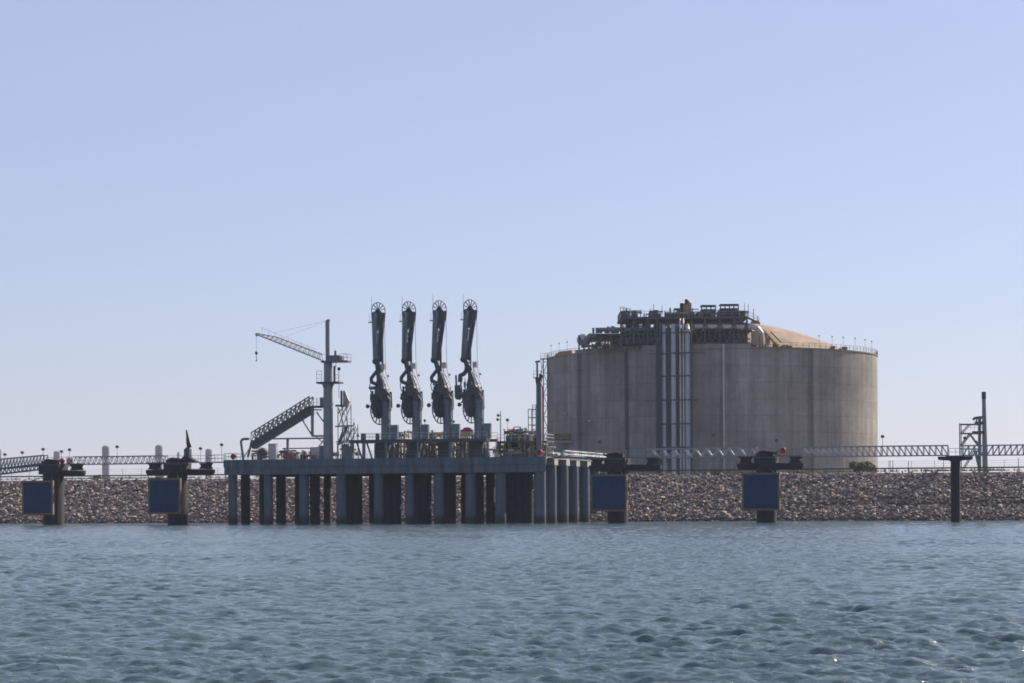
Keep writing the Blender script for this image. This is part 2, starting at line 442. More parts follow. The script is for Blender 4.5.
def tufts():
    g = MB()
    for k in range(4200):
        x = random.uniform(-262, 30); dens = .35 + .65 * (math.sin(x * .23) * math.sin(x * .071 + 1) > 0)
        if random.random() > dens: continue
        y = CREST + random.uniform(-.8, .9); z = CRZ - .15; hh = random.uniform(.15, .5) * (1.3 if x > -50 else .9)
        for q in range(3):
            a = random.uniform(0, PI); wv = Vector((math.cos(a), math.sin(a), 0)) * random.uniform(.05, .13)
            tip = Vector((random.uniform(-.2, .2), random.uniform(-.2, .2), hh)); p = Vector((x + random.uniform(-.2, .2), y, z))
            g.add([p - wv, p + wv, p + tip], [(0, 1, 2)])
    tag(g.build('grass', bush_m), 'scrubby dry grass along the top of the stone bank', 'grass', kind='stuff')
tufts()

# guard rail along the crest
g0 = W(874, 469, 403.4)
gr = thing('guard_rail', 'long low dark guard rail along the top of the stone bank', 'guard rail', (-110, 403.4, CRZ - .35))
g = MB(); g.beam((-265, 403.4, CRZ + .46), (45, 403.4, CRZ + .46), .08, .26); g.build('rail', steel2_m, gr)
g = MB()
for k in range(76):
    g = MB(); g.beam((-264 + 4 * k, 403.5, CRZ - .35), (-264 + 4 * k, 403.5, CRZ + .5), .12); g.build('post', steel2_m, gr)
# mesh fence further back
fr = thing('wire_fence', 'thin tall wire fence standing behind the guard rail', 'fence', (-110, 409, CRZ - .35))
for k in range(76):
    g = MB(); g.beam((-264 + 4 * k, 409, CRZ - .35), (-264 + 4 * k, 409, CRZ + 1.9), .07); g.build('post', truss_m, fr)
g = MB()
for k in range(5): g.tube((-264, 409, CRZ + .1 + k * .42), (40, 409, CRZ + .1 + k * .42), .018, n=4)
g.build('wire', truss_m, fr)

# ------------------------------------------------------------------ loading platform
Y0 = 355.3; ZD = 10.75; ZB = 8.25
XL, XR = X_at(223.4, Y0, 465), X_at(545.6, Y0, 465)
plat = thing('loading_platform', 'long blue grey loading jetty on rows of round piles in the water', 'jetty', ((XL + XR) / 2, Y0 + 7, 0))
PD = 15.8
m = MB(); m.box(XL + .6, XR - .05, Y0 + .6, Y0 + PD - .4, ZD - .32, ZD - .05); m.build('deck', deck_m, plat)
m = MB(); m.box(XL, XR, Y0, Y0 + .58, ZB + 1.25, ZD); m.build('front_beam', fascia_m, plat)
m = MB(); m.box(XL + .1, XR - .1, Y0 + .12, Y0 + .6, ZB, ZB + 1.25); m.build('lower_beam', fascia_m, plat)
m = MB(); m.box(XL - .1, XL + .4, Y0 + .6, Y0 + PD, ZB, ZD - .02); m.build('end_beam', cap_m, plat)
cols = [232.5, 268.3, 304, 341, 378.5, 409.5, 439, 470.5, 500.5, 539.8]
pw = [4.6, 4.8, 5.2, 5.2, 5.0, 4.6, 5.2, 5.5, 5.4, 6]
for ci, (cx, hw) in enumerate(zip(cols, pw)):
    X = X_at(cx, Y0 + 1.2, 500)
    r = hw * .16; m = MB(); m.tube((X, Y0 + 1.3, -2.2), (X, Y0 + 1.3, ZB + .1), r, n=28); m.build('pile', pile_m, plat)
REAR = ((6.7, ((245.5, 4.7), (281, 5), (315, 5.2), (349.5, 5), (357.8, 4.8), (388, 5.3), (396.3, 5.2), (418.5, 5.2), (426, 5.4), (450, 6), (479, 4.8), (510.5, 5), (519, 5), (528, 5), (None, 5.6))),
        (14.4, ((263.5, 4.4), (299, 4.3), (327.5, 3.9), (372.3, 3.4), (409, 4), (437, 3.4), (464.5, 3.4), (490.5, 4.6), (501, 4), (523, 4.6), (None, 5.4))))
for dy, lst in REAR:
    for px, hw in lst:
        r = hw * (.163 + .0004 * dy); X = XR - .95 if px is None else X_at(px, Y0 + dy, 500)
        m = MB(); m.tube((X, Y0 + dy, -2.2), (X, Y0 + dy, 9.45), r, n=28); m.build('pile', pile_m if px is None else pile_shaded, plat)
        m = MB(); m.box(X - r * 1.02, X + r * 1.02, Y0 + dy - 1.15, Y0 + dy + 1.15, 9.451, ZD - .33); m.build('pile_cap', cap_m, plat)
m = MB(); m.rail((XL + .2, Y0 + .3, ZD), (XR - .2, Y0 + .3, ZD), 1.1, 2.0, .022); m.rail((XL + .2, Y0 + PD - .3, ZD), (XR - .2, Y0 + PD - .3, ZD), 1.1, 2.0, .022)
m.rail((XL + .1, Y0 + .3, ZD), (XL + .1, Y0 + PD - .3, ZD)); m.build('railing', truss_d, plat)

for dy, zlo in ((6.7, 8.45), (14.4, 8.0)):
    m = MB(); m.box(XL + .8, XR - 2.3, Y0 + dy + 1.61, Y0 + dy + 2.3, zlo, 10.4); m.build('cross_beam', dark_m, plat)
# approach trestle to the shore
tr = thing('approach_trestle', 'concrete trestle on piles carrying white pipes from jetty to shore', 'trestle', (XR - 4, Y0 + 30, 0))
TW = 7.0; ty0 = Y0 + PD + .2; ty1 = 406
m = MB(); m.box(XR - TW, XR - .05, ty0, ty1, ZD - .32, ZD - .05); m.build('deck', steel_m, tr)
for dy in (21.4, 29.0, 36.6):
    yb = Y0 + dy
    for sx in (XR - .95, XR - TW + .9):
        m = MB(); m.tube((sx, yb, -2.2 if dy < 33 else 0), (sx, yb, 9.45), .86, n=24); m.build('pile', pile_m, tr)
    m = MB(); m.box(XR - TW + .1, XR - .09, yb - 1.15, yb + 1.15, 9.451, ZD - .33); m.build('bent_cap', cap_m, tr)
m = MB()
for k, (dx, dz, rr) in enumerate(((-.7, .55, .34), (-1.7, .5, .28), (-2.6, .6, .36), (-3.6, .45, .22), (-.4, 1.15, .14))):
    m.tube((XR + dx, ty0 - 3, ZD + dz), (XR + dx, ty1, ZD + dz), rr, n=12)
m.build('pipeline', white_m, tr)
m = MB()
for k in range(9):
    yy = ty0 + 1 + k * 4; m.box(XR - 4.2, XR - .2, yy, yy + .25, ZD - .2, ZD + .15)
m.build('pipe_support', steel_m, tr)
m = MB(); m.rail((XR - .05, ty0, ZD - .2), (XR - .05, ty1, ZD - .2), 1.1, 2.5); m.build('railing', galv_m, tr)

# ------------------------------------------------------------------ breasting dolphins
def hook_unit(m, x, y, z, flip=1):
    # quick release mooring hooks: base block, two hook horns and a capstan
    m.box(x - 1.4, x + 1.3, y - .6, y + .6, z, z + .38)
    m.prism([(x - 1.1 * flip, y - .4, z + .36), (x + .1 * flip, y - .4, z + .36), (x + .35 * flip, y - .4, z + .72), (x - .5 * flip, y - .4, z + .8)], (0, .8, 0))
    m.beam((x + .2 * flip, y, z + .55), (x + 1.9 * flip, y - .2, z + .32), .34)
    m.beam((x + 1.75 * flip, y, z + .3), (x + 2.0 * flip, y, z + .75), .2)
    m.tube((x - .9 * flip, y, z + .3), (x - .9 * flip, y, z + .62), .2); m.tube((x - .9 * flip, y, z + .62), (x - .9 * flip, y, z + .7), .3)

def dolphin(label, pcx, pw_, pan, bx0, bx1, hooks=True, flip=1):
    Yp = 356.5
    c = W(pcx, 495, Yp); X = c.x; r = pw_ / 2 * (W(pcx + 1, 495, Yp).x - W(pcx, 495, Yp).x)
    d = thing('breasting_dolphin', label, 'mooring dolphin', (X, Yp, 0), 'mooring dolphins with fender panels')
    m = MB(); m.tube((X, Yp, -2.5), (X, Yp, 8.6), r, n=32); m.build('pile', dark_m, d)
    m = MB(); m.box(X - r * 1.04, X + r * 1.04, Yp - 1.8, Yp + 1.8, 8.6, 10.1); m.build('head', dark_m, d)
    m = MB(); m.box(X - r * 1.06, X + r * 1.06, Yp - 1.9, Yp + 1.9, 10.1, 10.32); m.build('top_slab', steel2_m, d)
    x0 = X_at(bx0, Yp, 468); x1 = X_at(bx1, Yp, 468)
    m = MB(); zb, zt = 8.30, 9.32
    # beam with chamfered ends, passing behind and in front of the head
    for side in ((-1, x0), (1, x1)):
        sg, xe = side; xi = X + sg * r * 1.04
        if abs(xe - xi) < .6: continue
        m.prism([(xi, Yp - .9, zb), (xe - sg * .35, Yp - .9, zb), (xe, Yp - .9, zb + .4), (xe, Yp - .9, zt - .1), (xi, Yp - .9, zt)], (0, 1.8, 0))
    m.build('cross_beam', dark_m, d)
    for sg, xe in ((-1, x0), (1, x1)):
        if abs(xe - (X + sg * r)) < 1.2: continue
        m = MB(); xx = xe - sg * 1.25
        m.prism([(xx - .95, Yp - .8, zt - .02), (xx + .95, Yp - .8, zt - .02), (xx + .65, Yp - .8, zt + .5), (xx + .95, Yp - .8, zt + .95), (xx - .95, Yp - .8, zt + .95), (xx - .6, Yp - .8, zt + .5)], (0, 1.6, 0))
        m.build('bearing_pad', dark_m, d)
    # walkway plate across the beam
    m = MB(); m.box(min(x0, X - r), max(x1, X + r), Yp - .7, Yp + .7, 10.33, 10.47); m.build('walkway', truss_d, d)
    m = MB(); m.rail((min(x0, X - r), Yp + .65, 10.47), (max(x1, X + r), Yp + .65, 10.47), 1.1, 1.5); m.build('railing', truss_m, d)
    if hooks:
        m = MB(); hook_unit(m, X, Yp - 1.1, 10.47, flip); m.build('mooring_hook', dark_m, d)
    # fender panel in front, on rubber cones
    Yf = 350.2; a, b2 = W(pan[0], pan[3], Yf), W(pan[1], pan[2], Yf); tk = .5
    fr_ = .30
    m = MB(); m.box(a.x + fr_, b2.x - fr_, Yf, Yf + tk, a.z + fr_, b2.z - fr_); fp = m.build('fender_panel', navy_m, d)
    m = MB(); zz = [a.z + fr_ + (b2.z - a.z - 2 * fr_) * k / 4 for k in (1, 2, 3)]
    for z in zz: m.box(a.x + fr_ + .02, b2.x - fr_ - .02, Yf - .012, Yf - .002, z - .025, z + .025)
    for k in (1, 2): 
        xx = a.x + (b2.x - a.x) * k / 3; m.box(xx - .02, xx + .02, Yf - .016, Yf - .013, a.z + fr_ + .02, b2.z - fr_ - .02)
    m.build('panel_seam', navy2_m, d, fp)
    m = MB(); y1 = Yf + tk + .12
    m.box(a.x, a.x + fr_ - .004, Yf + .05, y1, a.z, b2.z); m.box(b2.x - fr_ + .004, b2.x, Yf + .05, y1, a.z, b2.z)
    m.box(a.x + fr_, b2.x - fr_, Yf + .05, y1, b2.z - fr_ + .004, b2.z); m.box(a.x + fr_, b2.x - fr_, Yf + .05, y1, a.z, a.z + fr_ - .004)
    m.build('panel_frame', brown_m, d)
    for z in (a.z + 1.4, b2.z - 1.4):
        m = MB(); xc = (a.x + b2.x) / 2
        m.tube((xc, Yf + tk, z), (min(max(X, a.x + .9), b2.x - .9), Yp - r * .6, z), 1.0, .75, n=16); m.build('rubber_fender', rubber_m, d)
    m = MB()
    for sx in (a.x + .5, b2.x - .5): m.tube((sx, Yf + tk, b2.z - .3), (X + (.5 if sx > X else -.5), Yp - r * .7, b2.z + .9), .06, n=6)
    m.build('chain', cable_m, d)
    # ladder on the pile's right side
    m = MB()
    for s in (-.22, .22): m.tube((X + r * .85, Yp - r * .72 + s, .3), (X + r * .85 + .25, Yp - r * .72 + s, 9.5), .035, n=5)
    for k in range(26): z = .5 + k * .35; m.tube((X + r * .85 + .27 * z / 9.5, Yp - r * .72 - .22, z), (X + r * .85 + .27 * z / 9.5, Yp - r * .72 + .22, z), .025, n=4)
    m.build('ladder', steel2_m, d)
    return d, X, Yp

d1, dx1, _ = dolphin('dark mooring dolphin at far left with blue panel left of its pile', 53.5, 19, (22, 52.5, 480.5, 515), 43, 83.5)
d2, dx2, _ = dolphin('dark mooring dolphin just left of the jetty with pointed dark flag bundle above', 177.5, 18.5, (148, 180, 478, 514), 148, 213)
d3, dx3, _ = dolphin('dark mooring dolphin right beside the jetty trestle with blue panel', 617.5, 20, (590.5, 626.5, 474, 511.5), 590, 660.5, flip=-1)
d4, dx4, _ = dolphin('dark mooring dolphin standing alone in front of the round tank', 766.5, 20, (742, 779.5, 472.5, 510.5), 738, 803.5)

# bare single pile with T head at right
X = X_at(955.5, 357, 490)
d5 = thing('walkway_pier', 'plain dark single pile with a flat T shaped head at right', 'pier', (X, 357, 0))
m = MB(); m.tube((X, 357, -2.5), (X, 357, 9.3), .72, n=24); m.build('pile', dark_m, d5)
m = MB(); m.prism([(X - .8, 356, 9.3), (X + .8, 356, 9.3), (X + .8, 356, 10.05), (X - .8, 356, 10.05)], (0, 2, 0))
for s in (-1, 1): m.prism([(X + s * .8, 356, 9.45), (X + s * 2.5, 356, 9.55), (X + s * 2.6, 356, 10.05), (X + s * .8, 356, 10.05)], (0, 2, 0))
m.build('pier_head', dark_m, d5)
m = MB(); m.box(X - 1.4, X + 1.4, 356.2, 357.8, 10.06, 10.2); m.rail((X - 1, 357.7, 10.2), (X + 1, 357.7, 10.2), 1.1, 1); m.build('landing', truss_d, d5)

# catwalks
def catwalk(label, px0, px1, nb, zig, z0=10.35, z1=None, hh=1.45, wdt=.10, m_=None):
    z1 = z0 if z1 is None else z1
    xa, xb = X_at(px0, 357.5, 460), X_at(px1, 357.5, 460)
    t = thing('catwalk', label, 'footbridge', ((xa + xb) / 2, 357.5, z0), 'lattice footbridges between the dolphins')
    for y in (356.8, 358.2):
        m = MB(); m.truss((xa, y, z0), (xb, y, z1), hh, nb, wdt, wdt * 1.7, zig); m.build('truss_side', m_ or truss_m, t)
    m = MB(); p, q = Vector((xa, 357.5, z0 - .02)), Vector((xb, 357.5, z1 - .02)); m.beam(p, q, 1.25, .12); m.build('deck', truss_d, t)
    return t
c0 = catwalk('sloping lattice footbridge running off the left edge of the photo', -40, 46, 26, 'M', z0=9.1, z1=10.25, hh=1.7)
m = MB(); xa, xb = X_at(-40, 356.6, 460), X_at(46, 356.6, 460)
m.truss((xa, 356.6, 8.0), (xb, 356.6, 9.6), .95, 22, .14, .3, 'W'); m.build('lower_girder', truss_d, c0)
catwalk('straight lattice footbridge between the two dolphins left of the jetty', 75, 166, 17, 'W', z0=10.3, hh=1.3)
catwalk('lattice footbridge with wide zigzag bracing crossing before the white tank pipes', 647, 757, 10, 'W', z0=10.35, hh=1.4, wdt=.13)
cz_ = [o for o in bpy.data.objects if o.get('label', '').startswith('lattice footbridge with wide zigzag')][0]
bpy.context.view_layer.update(); m = MB()
xa, xb = X_at(690, 356.6, 460), X_at(746, 356.6, 460)
for k in range(5):
    a_ = xa + (xb - xa) * k / 5; c_ = (xb - xa) / 5
    m.beam((a_, 356.62, 10.45), (a_ + c_ * .45, 356.62, 11.7), .12); m.beam((a_ + c_ * .45, 356.62, 11.7), (a_ + c_, 356.62, 10.45), .26)
m.build('wide_brace', galv_m, cz_)
catwalk('long lattice footbridge from the tank dolphin to the single T pile', 804, 948, 24, 'N', z0=10.25, hh=1.5)
catwalk('lattice footbridge running off the right edge of the photo', 963, 1060, 16, 'M', z0=10.2, hh=1.5)

def handrail_walk(label, px0, px1, z, supports=()):
    xa, xb = X_at(px0, 357.5, 460), X_at(px1, 357.5, 460)
    t = thing('walkway', label, 'walkway', ((xa + xb) / 2, 357.5, z))
    m = MB(); m.box(xa, xb, 356.9, 358.1, z - .2, z); m.build('deck', truss_d, t)
    m = MB(); m.rail((xa, 356.95, z), (xb, 356.95, z), 1.15, 1.5); m.rail((xa, 358.05, z), (xb, 358.05, z), 1.15, 1.5); m.build('railing', truss_m, t)
handrail_walk('short plain railed walkway joining the flag dolphin to the jetty', 208, 225, 10.5)
handrail_walk('short plain railed walkway joining the jetty to the dolphin beside its trestle', 547, 597, 10.6)

# flag bundle on the second dolphin
b0 = W(188, 459, 356.6)
s = .169
hm_ = thing('mast_hut', 'small dark block on the flag dolphin that carries the pointed mast', 'equipment box', (b0.x, 356.6, 10.47))
m = MB()
xm = b0.x
m.prism([(xm - 1.5, 355.8, 10.47), (xm + 1.9, 355.8, 10.47), (xm + .5, 355.8, 11.3), (xm - .45, 355.8, 11.5)], (0, 1.4, 0)); m.build('base', dark_m, hm_)
m = MB(); m.box(xm - .48, xm + .48, 356, 357, 11.2, 12.7); m.box(xm - .3, xm + .3, 356.2, 356.8, 12.7, 12.95); m.build('body', steel2_m, hm_)
fl = thing('flagpole', 'short pole with a dark furled flag hanging down in a point', 'flagpole', (xm, 356.5, 12.95))
m = MB(); m.tube((xm - .1, 356.5, 12.95), (xm - .2, 356.5, 15.7), .06, n=8); m.ball((xm - .2, 356.5, 15.75), .16); m.build('pole', steel2_m, fl)
m = MB(); ring_pts = []
N_ = 14
for j in range(9):
    t = j / 8; cz = 15.5 - t * 2.5; cx = xm - .15 + .42 * t ** 1.3; wx = .15 + .26 * t ** 1.2; wy = .1 + .18 * t
    ring_pts.append([(cx + wx * math.cos(2 * PI * i / N_) * (1 + .18 * math.sin(5 * i + j)), 356.5 + wy * math.sin(2 * PI * i / N_), cz + .12 * math.sin(3 * i)) for i in range(N_)])
vs = [p for r_ in ring_pts for p in r_]
m.add(vs, [(j * N_ + i, j * N_ + (i + 1) % N_, (j + 1) * N_ + (i + 1) % N_, (j + 1) * N_ + i) for j in range(8) for i in range(N_)] + [tuple(range(8 * N_, 9 * N_))[::-1], tuple(range(N_))], True)
m.build('flag', rope_m, fl)
m = MB(); m.rail((X_at(166, 357.4, 460), 357.6, 10.47), (X_at(190, 357.4, 460), 357.6, 10.47), 1.1, 1.2)

# life rings and red housings
def lifering(px, py, Y, label, board=False):
    p = W(px, py, Y)
    z0 = 10.47 if Y > 356 or Y < 355 else ZD
    t = thing('life_ring', label, 'life ring', (p.x, Y, z0), 'red life rings along the walkways')
    if board:
        m = MB(); m.box(p.x - .62, p.x + .62, Y + .14, Y + .2, p.z - 1.0, p.z + .62); m.build('backboard', mat('white board', (.7, .7, .68), .5, var=.08), t)
    m = MB(); m.beam((p.x, Y + .3, z0), (p.x, Y + .3, p.z + .3), .09); m.build('stand', galv_m, t)
    m = MB(); m.ring((p.x, Y, p.z), (0, 1, 0), .34, .13, 28, 8); rr_ = m.build('ring', red_m, t)
    if not board:
        m = MB(); m.tube((p.x, Y + .06, p.z), (p.x, Y + .2, p.z), .46, n=20); m.build('holder', red_m, t)
    if not board: return
    m = MB()
    for k in range(4):
        a = PI / 4 + k * PI / 2; c = Vector((p.x + .37 * math.cos(a), Y, p.z + .37 * math.sin(a)))
        m.obox(c, Vector((math.cos(a), 0, math.sin(a))) * .158, Vector((0, .158, 0)), Vector((-math.sin(a), 0, math.cos(a))) * .05)
    m.build('reflective_band', mat('white band', (.65, .65, .65), .5, var=.05), t, rr_)
lifering(69.3, 461, 355.9, 'red and white life ring on a white board at the far left dolphin', True)
lifering(233, 456.5, 355.95, 'red life ring at the left end of the jetty deck')
lifering(539.5, 452.5, 355.9, 'red life ring at the right end of the jetty deck')
lifering(783, 450.5, 355.9, 'red life ring on the dolphin in front of the tank')
lifering(62, 461, 356.4, 'small dark red life ring left of the white backed one', False)

# ------------------------------------------------------------------ lamp posts
def lamp(px, py, Y, zb, label, heads=1, r=.05):
    p = W(px, py, Y)
    t = thing('lamp_post', label, 'lamp post', (p.x, Y, zb), 'thin lamp posts along the jetty and shore')
    m = MB(); m.tube((p.x, Y, zb), (p.x, Y, p.z - .1), r, r * .7, n=8); m.build('pole', truss_m, t)
    m = MB(); m.ball((p.x, Y, p.z), .30, 10, 6, (1, .8, .85)); m.box(p.x - .22, p.x + .22, Y - .25, Y + .25, p.z - .16, p.z + .2); m.build('lamp_head', lampg_m, t)
CW = 358.4
lamp(5, 454.5, CW, 9.2, 'thin lamp post nearest the left edge of the photo')
lamp(22.3, 452.5, CW, 9.6, 'thin lamp post over the middle of the sloping footbridge at left')
lamp(43.2, 449.3, CW, 10.2, 'thin lamp post at the upper end of the sloping footbridge')
lamp(61.5, 451.5, CW, 10.4, 'very short lamp post above the far left dolphin')
lamp(69.6, 449.7, CW, 10.4, 'thin lamp post above the white backed life ring')
lamp(117.2, 446.8, CW, 10.3, 'thin lamp post right of the tall round silo at left')
lamp(200.6, 448.5, CW, 10.4, 'lamp post right of the dark furled flag')
lamp(221.7, 444.8, CW, 10.5, 'lamp post just left of the jetty end')
lamp(882.6, 436.5, CW, 10.3, 'lamp post standing just right of the round tank')
lamp(965, 438, CW, 10.2, 'lamp post inside the outline of the steel tower at right')
lamp(507.5, 420, 366, ZD, 'lamp post on the jetty just right of the cross armed mast')

# ------------------------------------------------------------------ loading arms
YA = 361.0
def zpy(py): return W(378.3, py, YA).z
K = .1625
arm_m = mat('weathered arm paint', (.125, .155, .17), .5, var=.5, scale=1.6, stretch=(1, 1, .35))
riser_m = mat('riser blue grey paint', (.125, .155, .185), .5, var=.22, scale=1.5, stretch=(1, 1, .3))
def arm(i, pxw, lean, label):
    X0 = X_at(pxw, YA, 310)
    root = thing('marine_loader', label, 'loading arm', (X0 + 7.2 * K, YA, ZD), 'row of four marine loading arms')
    def P(dx, py, dy=0): return Vector((X0 + dx * K, YA + dy, zpy(py)))
    rx = 7.0 + .35 * i
    m = MB(); m.box(P(rx, 0).x - .95, P(rx, 0).x + .95, YA - .95, YA + .95, ZD, zpy(443)); m.box(P(rx - 7, 0).x - .4, P(rx - 7, 0).x + .4, YA - .6, YA + .6, ZD, zpy(443)); m.build('pedestal', steel2_m, root)
    m = MB(); m.tube(P(rx, 443), P(rx, 389), .72, .66, n=20); m.tube(P(rx, 422), P(rx, 420.5), .82, n=20); m.tube(P(rx, 405), P(rx, 403), .84, n=20); m.build('riser', riser_m, root)
    m = MB(); m.tube(P(rx + 5.4, 440, -.1), P(rx + 5.4, 394, -.1), .13, n=8); m.tube(P(rx + 5.4, 411, -.1), P(rx + 5.4, 408, -.1), .3, n=8); m.build('product_pipe', pale_m, root)
    # slewing head with jagged housings
    m = MB()
    pts = [(-1.5, 373), (1.5, 372.5), (2.8, 376), (5, 380), (6.5, 387), (10, 391.5), (12.3, 392.5), (12.3, 400), (11, 404), (2, 408), (-2, 405), (-4, 401), (-2, 398), (-4.5, 395), (-1.5, 391), (-3, 387), (-1, 380)]
    m.prism([P(a_ + lean * .12, b_, -.5) for a_, b_ in pts], (0, 1.1, 0))
    m.box(P(-8, 0).x, P(-3, 0).x, YA - .7, YA + .5, zpy(400.5), zpy(394)); m.box(P(-6, 0).x, P(-2, 0).x, YA - .9, YA + .3, zpy(404), zpy(400))
    m.tube(P(-6, 391, -.4), P(-6, 405, -.4), .2); m.tube(P(3, 392, -1), P(3, 392, 1), .9, n=16); m.tube(P(9, 398, -.9), P(9, 398, .9), .5, n=14)
    m.tube(P(12.6, 392, .3), P(13.2, 408, .3), .16, n=8)
    hd = m.build('slewing_head', steel2_m, root)
    rq = random.Random(40 + i)
    for q in range(16):
        m = MB(); a_ = P(rq.uniform(-7.5, -1), rq.uniform(385, 404), rq.uniform(-1, .4))
        if rq.random() < .5: m.tube(a_ - Vector((rq.uniform(.1, .5), 0, 0)), a_ + Vector((rq.uniform(.3, .8), 0, 0)), rq.uniform(.08, .24), n=8)
        else: m.tube(a_ - Vector((0, 0, rq.uniform(.2, .6))), a_ + Vector((0, 0, rq.uniform(.2, .5))), rq.uniform(.08, .22), n=8)
        m.build('swivel_fitting', rq.choice((steel2_m, steel2_m, arm_m)), root, hd)
    for q in range(6):
        m = MB(); a_ = P(rq.uniform(0, 9), rq.uniform(384, 402), -.62); m.tube(a_, a_ + Vector((rq.uniform(-.5, .7), -.08, rq.uniform(-.6, .6))), .09, n=6); m.build('hydraulic_hose', rq.choice((pale_m, rust_m, galv_m)), root, hd)
    m = MB()
    for k in range(0, 7, 2):
        yy = 376 + k * 3.6; m.beam(P(5 + k * 1.1, yy, -.62), P(8.5 + k * .9, yy + 3, -.62), .12)
    m.beam(P(3.2, 374, -.6), P(11.3, 393, -.6), .22); m.beam(P(5.5, 372, -.7), P(13.3, 389, -.7), .10)
    m.build('walk_ladder', pale_m, root, hd)
    # counterweight sheave (big lower wheel) turned away from the viewer
    def wheel(c, Rr, yaw, ns, rim, name, hub=.2, solid=None, mm=None):
        ax = Vector((math.sin(yaw), -math.cos(yaw), 0)); wd = Vector((math.cos(yaw), math.sin(yaw), 0)); up = Vector((0, 0, 1))
        m = MB(); m.ring(c, ax, Rr, rim * 1.15, 36, 6)
        for k in range(ns):
            a_ = 2 * PI * (k + .5) / ns; d_ = wd * math.cos(a_) + up * math.sin(a_); m.beam(c + d_ * hub, c + d_ * Rr, rim * 1.7)
        m.tube(c - ax * .25, c + ax * .25, hub * 1.4, n=14)
        if solid: m.tube(c - ax * .06 + up * .42 - wd * .25, c + ax * .06 + up * .42 - wd * .25, solid, n=28)
        m.build(name, mm or steel2_m, root)
    wheel(P(2.4, 410.5, -.9), 2.35, math.radians(72), 14, .085, 'lower_sheave', .5, 1.85)
    wheel(P(0, 310.8, 0), 1.38, math.radians(55), 12, .065, 'top_sheave', .22)
    # inboard limb and outboard limb
    L0 = lean
    m = MB(); m.tube(P(-3.3, 316, -.3), P(L0 - 1.2, 361, -.3), .52, .40, n=14); m.tube(P(-3.6, 313, -.3), P(-3.2, 320, -.3), .55, .54, n=12)
    m.build('outboard_arm', arm_m, root)
    m = MB(); m.tube(P(3.7, 316, .3), P(L0 + 2.2, 362, .3), .46, .33, n=14); m.tube(P(3.9, 313, .3), P(3.6, 322, .3), .54, .46, n=12); m.tube(P(L0 + 4.6, 342, .5), P(L0 + 5.2, 372, .3), .2, .17, n=10)
    m.build('inboard_arm', steel2_m, root)
    m = MB(); wedge = [(-6.2, 318), (-5.6, 313.5), (-1.5, 309.5), (1.8, 309.5), (5.6, 314), (6.3, 319), (5.0, 328), (-5.0, 328)]
    m.prism([P(a_, b_, -.22) for a_, b_ in wedge], (0, .44, 0)); m.build('apex_plate', steel2_m, root)
    m = MB()
    for k in range(7):
        t = k / 6; yy = 329 + t * 30; xl = -3.2 + (L0 + 2.0) * t; xr = 3.6 + (L0 - 1.6) * t
        m.beam(P(xl, yy, -.3), P(xr, yy + (2 if k % 2 else 0), .3), .22, .5)
    m.beam(P(1.2, 326, 0), P(L0 + 1.2, 360, 0), .50, .2); m.build('web_plate', steel_m, root)
    m = MB(); m.beam(P(0, 332, -.8), P(L0 * .3, 344, -.8), .14); m.build('hydraulic_cylinder', white_m, root)
    # elbow and hanging coupler loop
    m = MB(); m.ball(P(L0 - 1.2, 361.5, -.35), .52, 14, 8); m.tube(P(L0 + .3, 361, -.2), P(L0 * .35 + 1.2, 373, -.1), .42, .5, n=12)
    m.build('elbow_joint', steel2_m, root)
    m = MB()
    if i < 3:
        x_ = L0 * .3
        m.path([P(x_ + .5, 370, -.3), P(x_ - 3.5, 374.5, -.4), P(x_ - 6.5, 378.5, -.5), P(x_ - 6.3, 382, -.5), P(x_ - 3, 383.5, -.5), P(x_, 385, -.4)], .30)
    else:
        m.path([P(-3, 364, -.3), P(-4, 373, -.3), P(-6.5, 376, -.4), P(-10, 377.5, -.5), P(-10.3, 384, -.5)], .36)
        m.box(P(-15, 0).x, P(-9, 0).x, YA - 1, YA, zpy(399), zpy(387)); m.tube(P(-14.5, 377, -.5), P(-14, 388, -.5), .16); m.tube(P(-8, 380, -.5), P(-10, 388, -.5), .14)
        m.tube(P(-12, 399, -1.2), P(-12, 399, .1), .4); m.tube(P(-15.5, 392, -.5), P(-8, 392, -.5), .3); m.tube(P(-5, 380, -.5), P(-4.5, 402, -.5), .06, n=6)
    m.build('coupler', steel2_m, root)
    m = MB()
    if i < 3: m.path([P(-7, 381, -.5), P(-8.8, 386, -.5), P(-7.5, 391.5, -.5), P(-4.5, 392.5, -.5)], .075, 6)
    m.path([P(6.6, 313, 0), P(7, 340, 0), P(7.4, 372, 0)], .035, 5); m.path([P(-6.3, 313, 0), P(-6.4, 340, 0), P(-6, 322, 0)], .03, 5)
    m.build('cable', cable_m, root)
    m = MB(); m.box(P(2.9, 0).x, P(7.3, 0).x, YA - .4, YA + .5, zpy(369.5), zpy(364)); m.build('counterweight', galv_m, root)
    m = MB(); m.beam(P(3.2, 369, 0), P(4, 376, 0), .14); m.beam(P(7, 369, 0), P(10, 380, 0), .10); m.ball(P(10.4, 376, 0), .22); m.build('link_rod', pale_m, root)
    m = MB(); m.box(P(-10.2, 0).x, P(-6, 0).x, YA - .3, YA + .3, zpy(322.6), zpy(321.6)); m.build('service_step', yellow_m, root)
    m = MB(); m.tube(P(-7.2, 322, 0), P(-7.2, 296.5, 0), .028, n=5); m.tube(P(-9.3, 322, 0), P(-9.3, 314, 0), .025, n=5); m.build('antenna', cable_m, root)
    m = MB(); m.tube(P(-2, 406.2, -.4), P(-10.5, 406.2, -.4), .05, n=6); lr = m.build('lamp_bracket', steel2_m, root)
    m = MB(); m.ball(P(-11.2, 406.2, -.4), .36, 10, 6); m.build('work_lamp', lampg_m, root, lr)
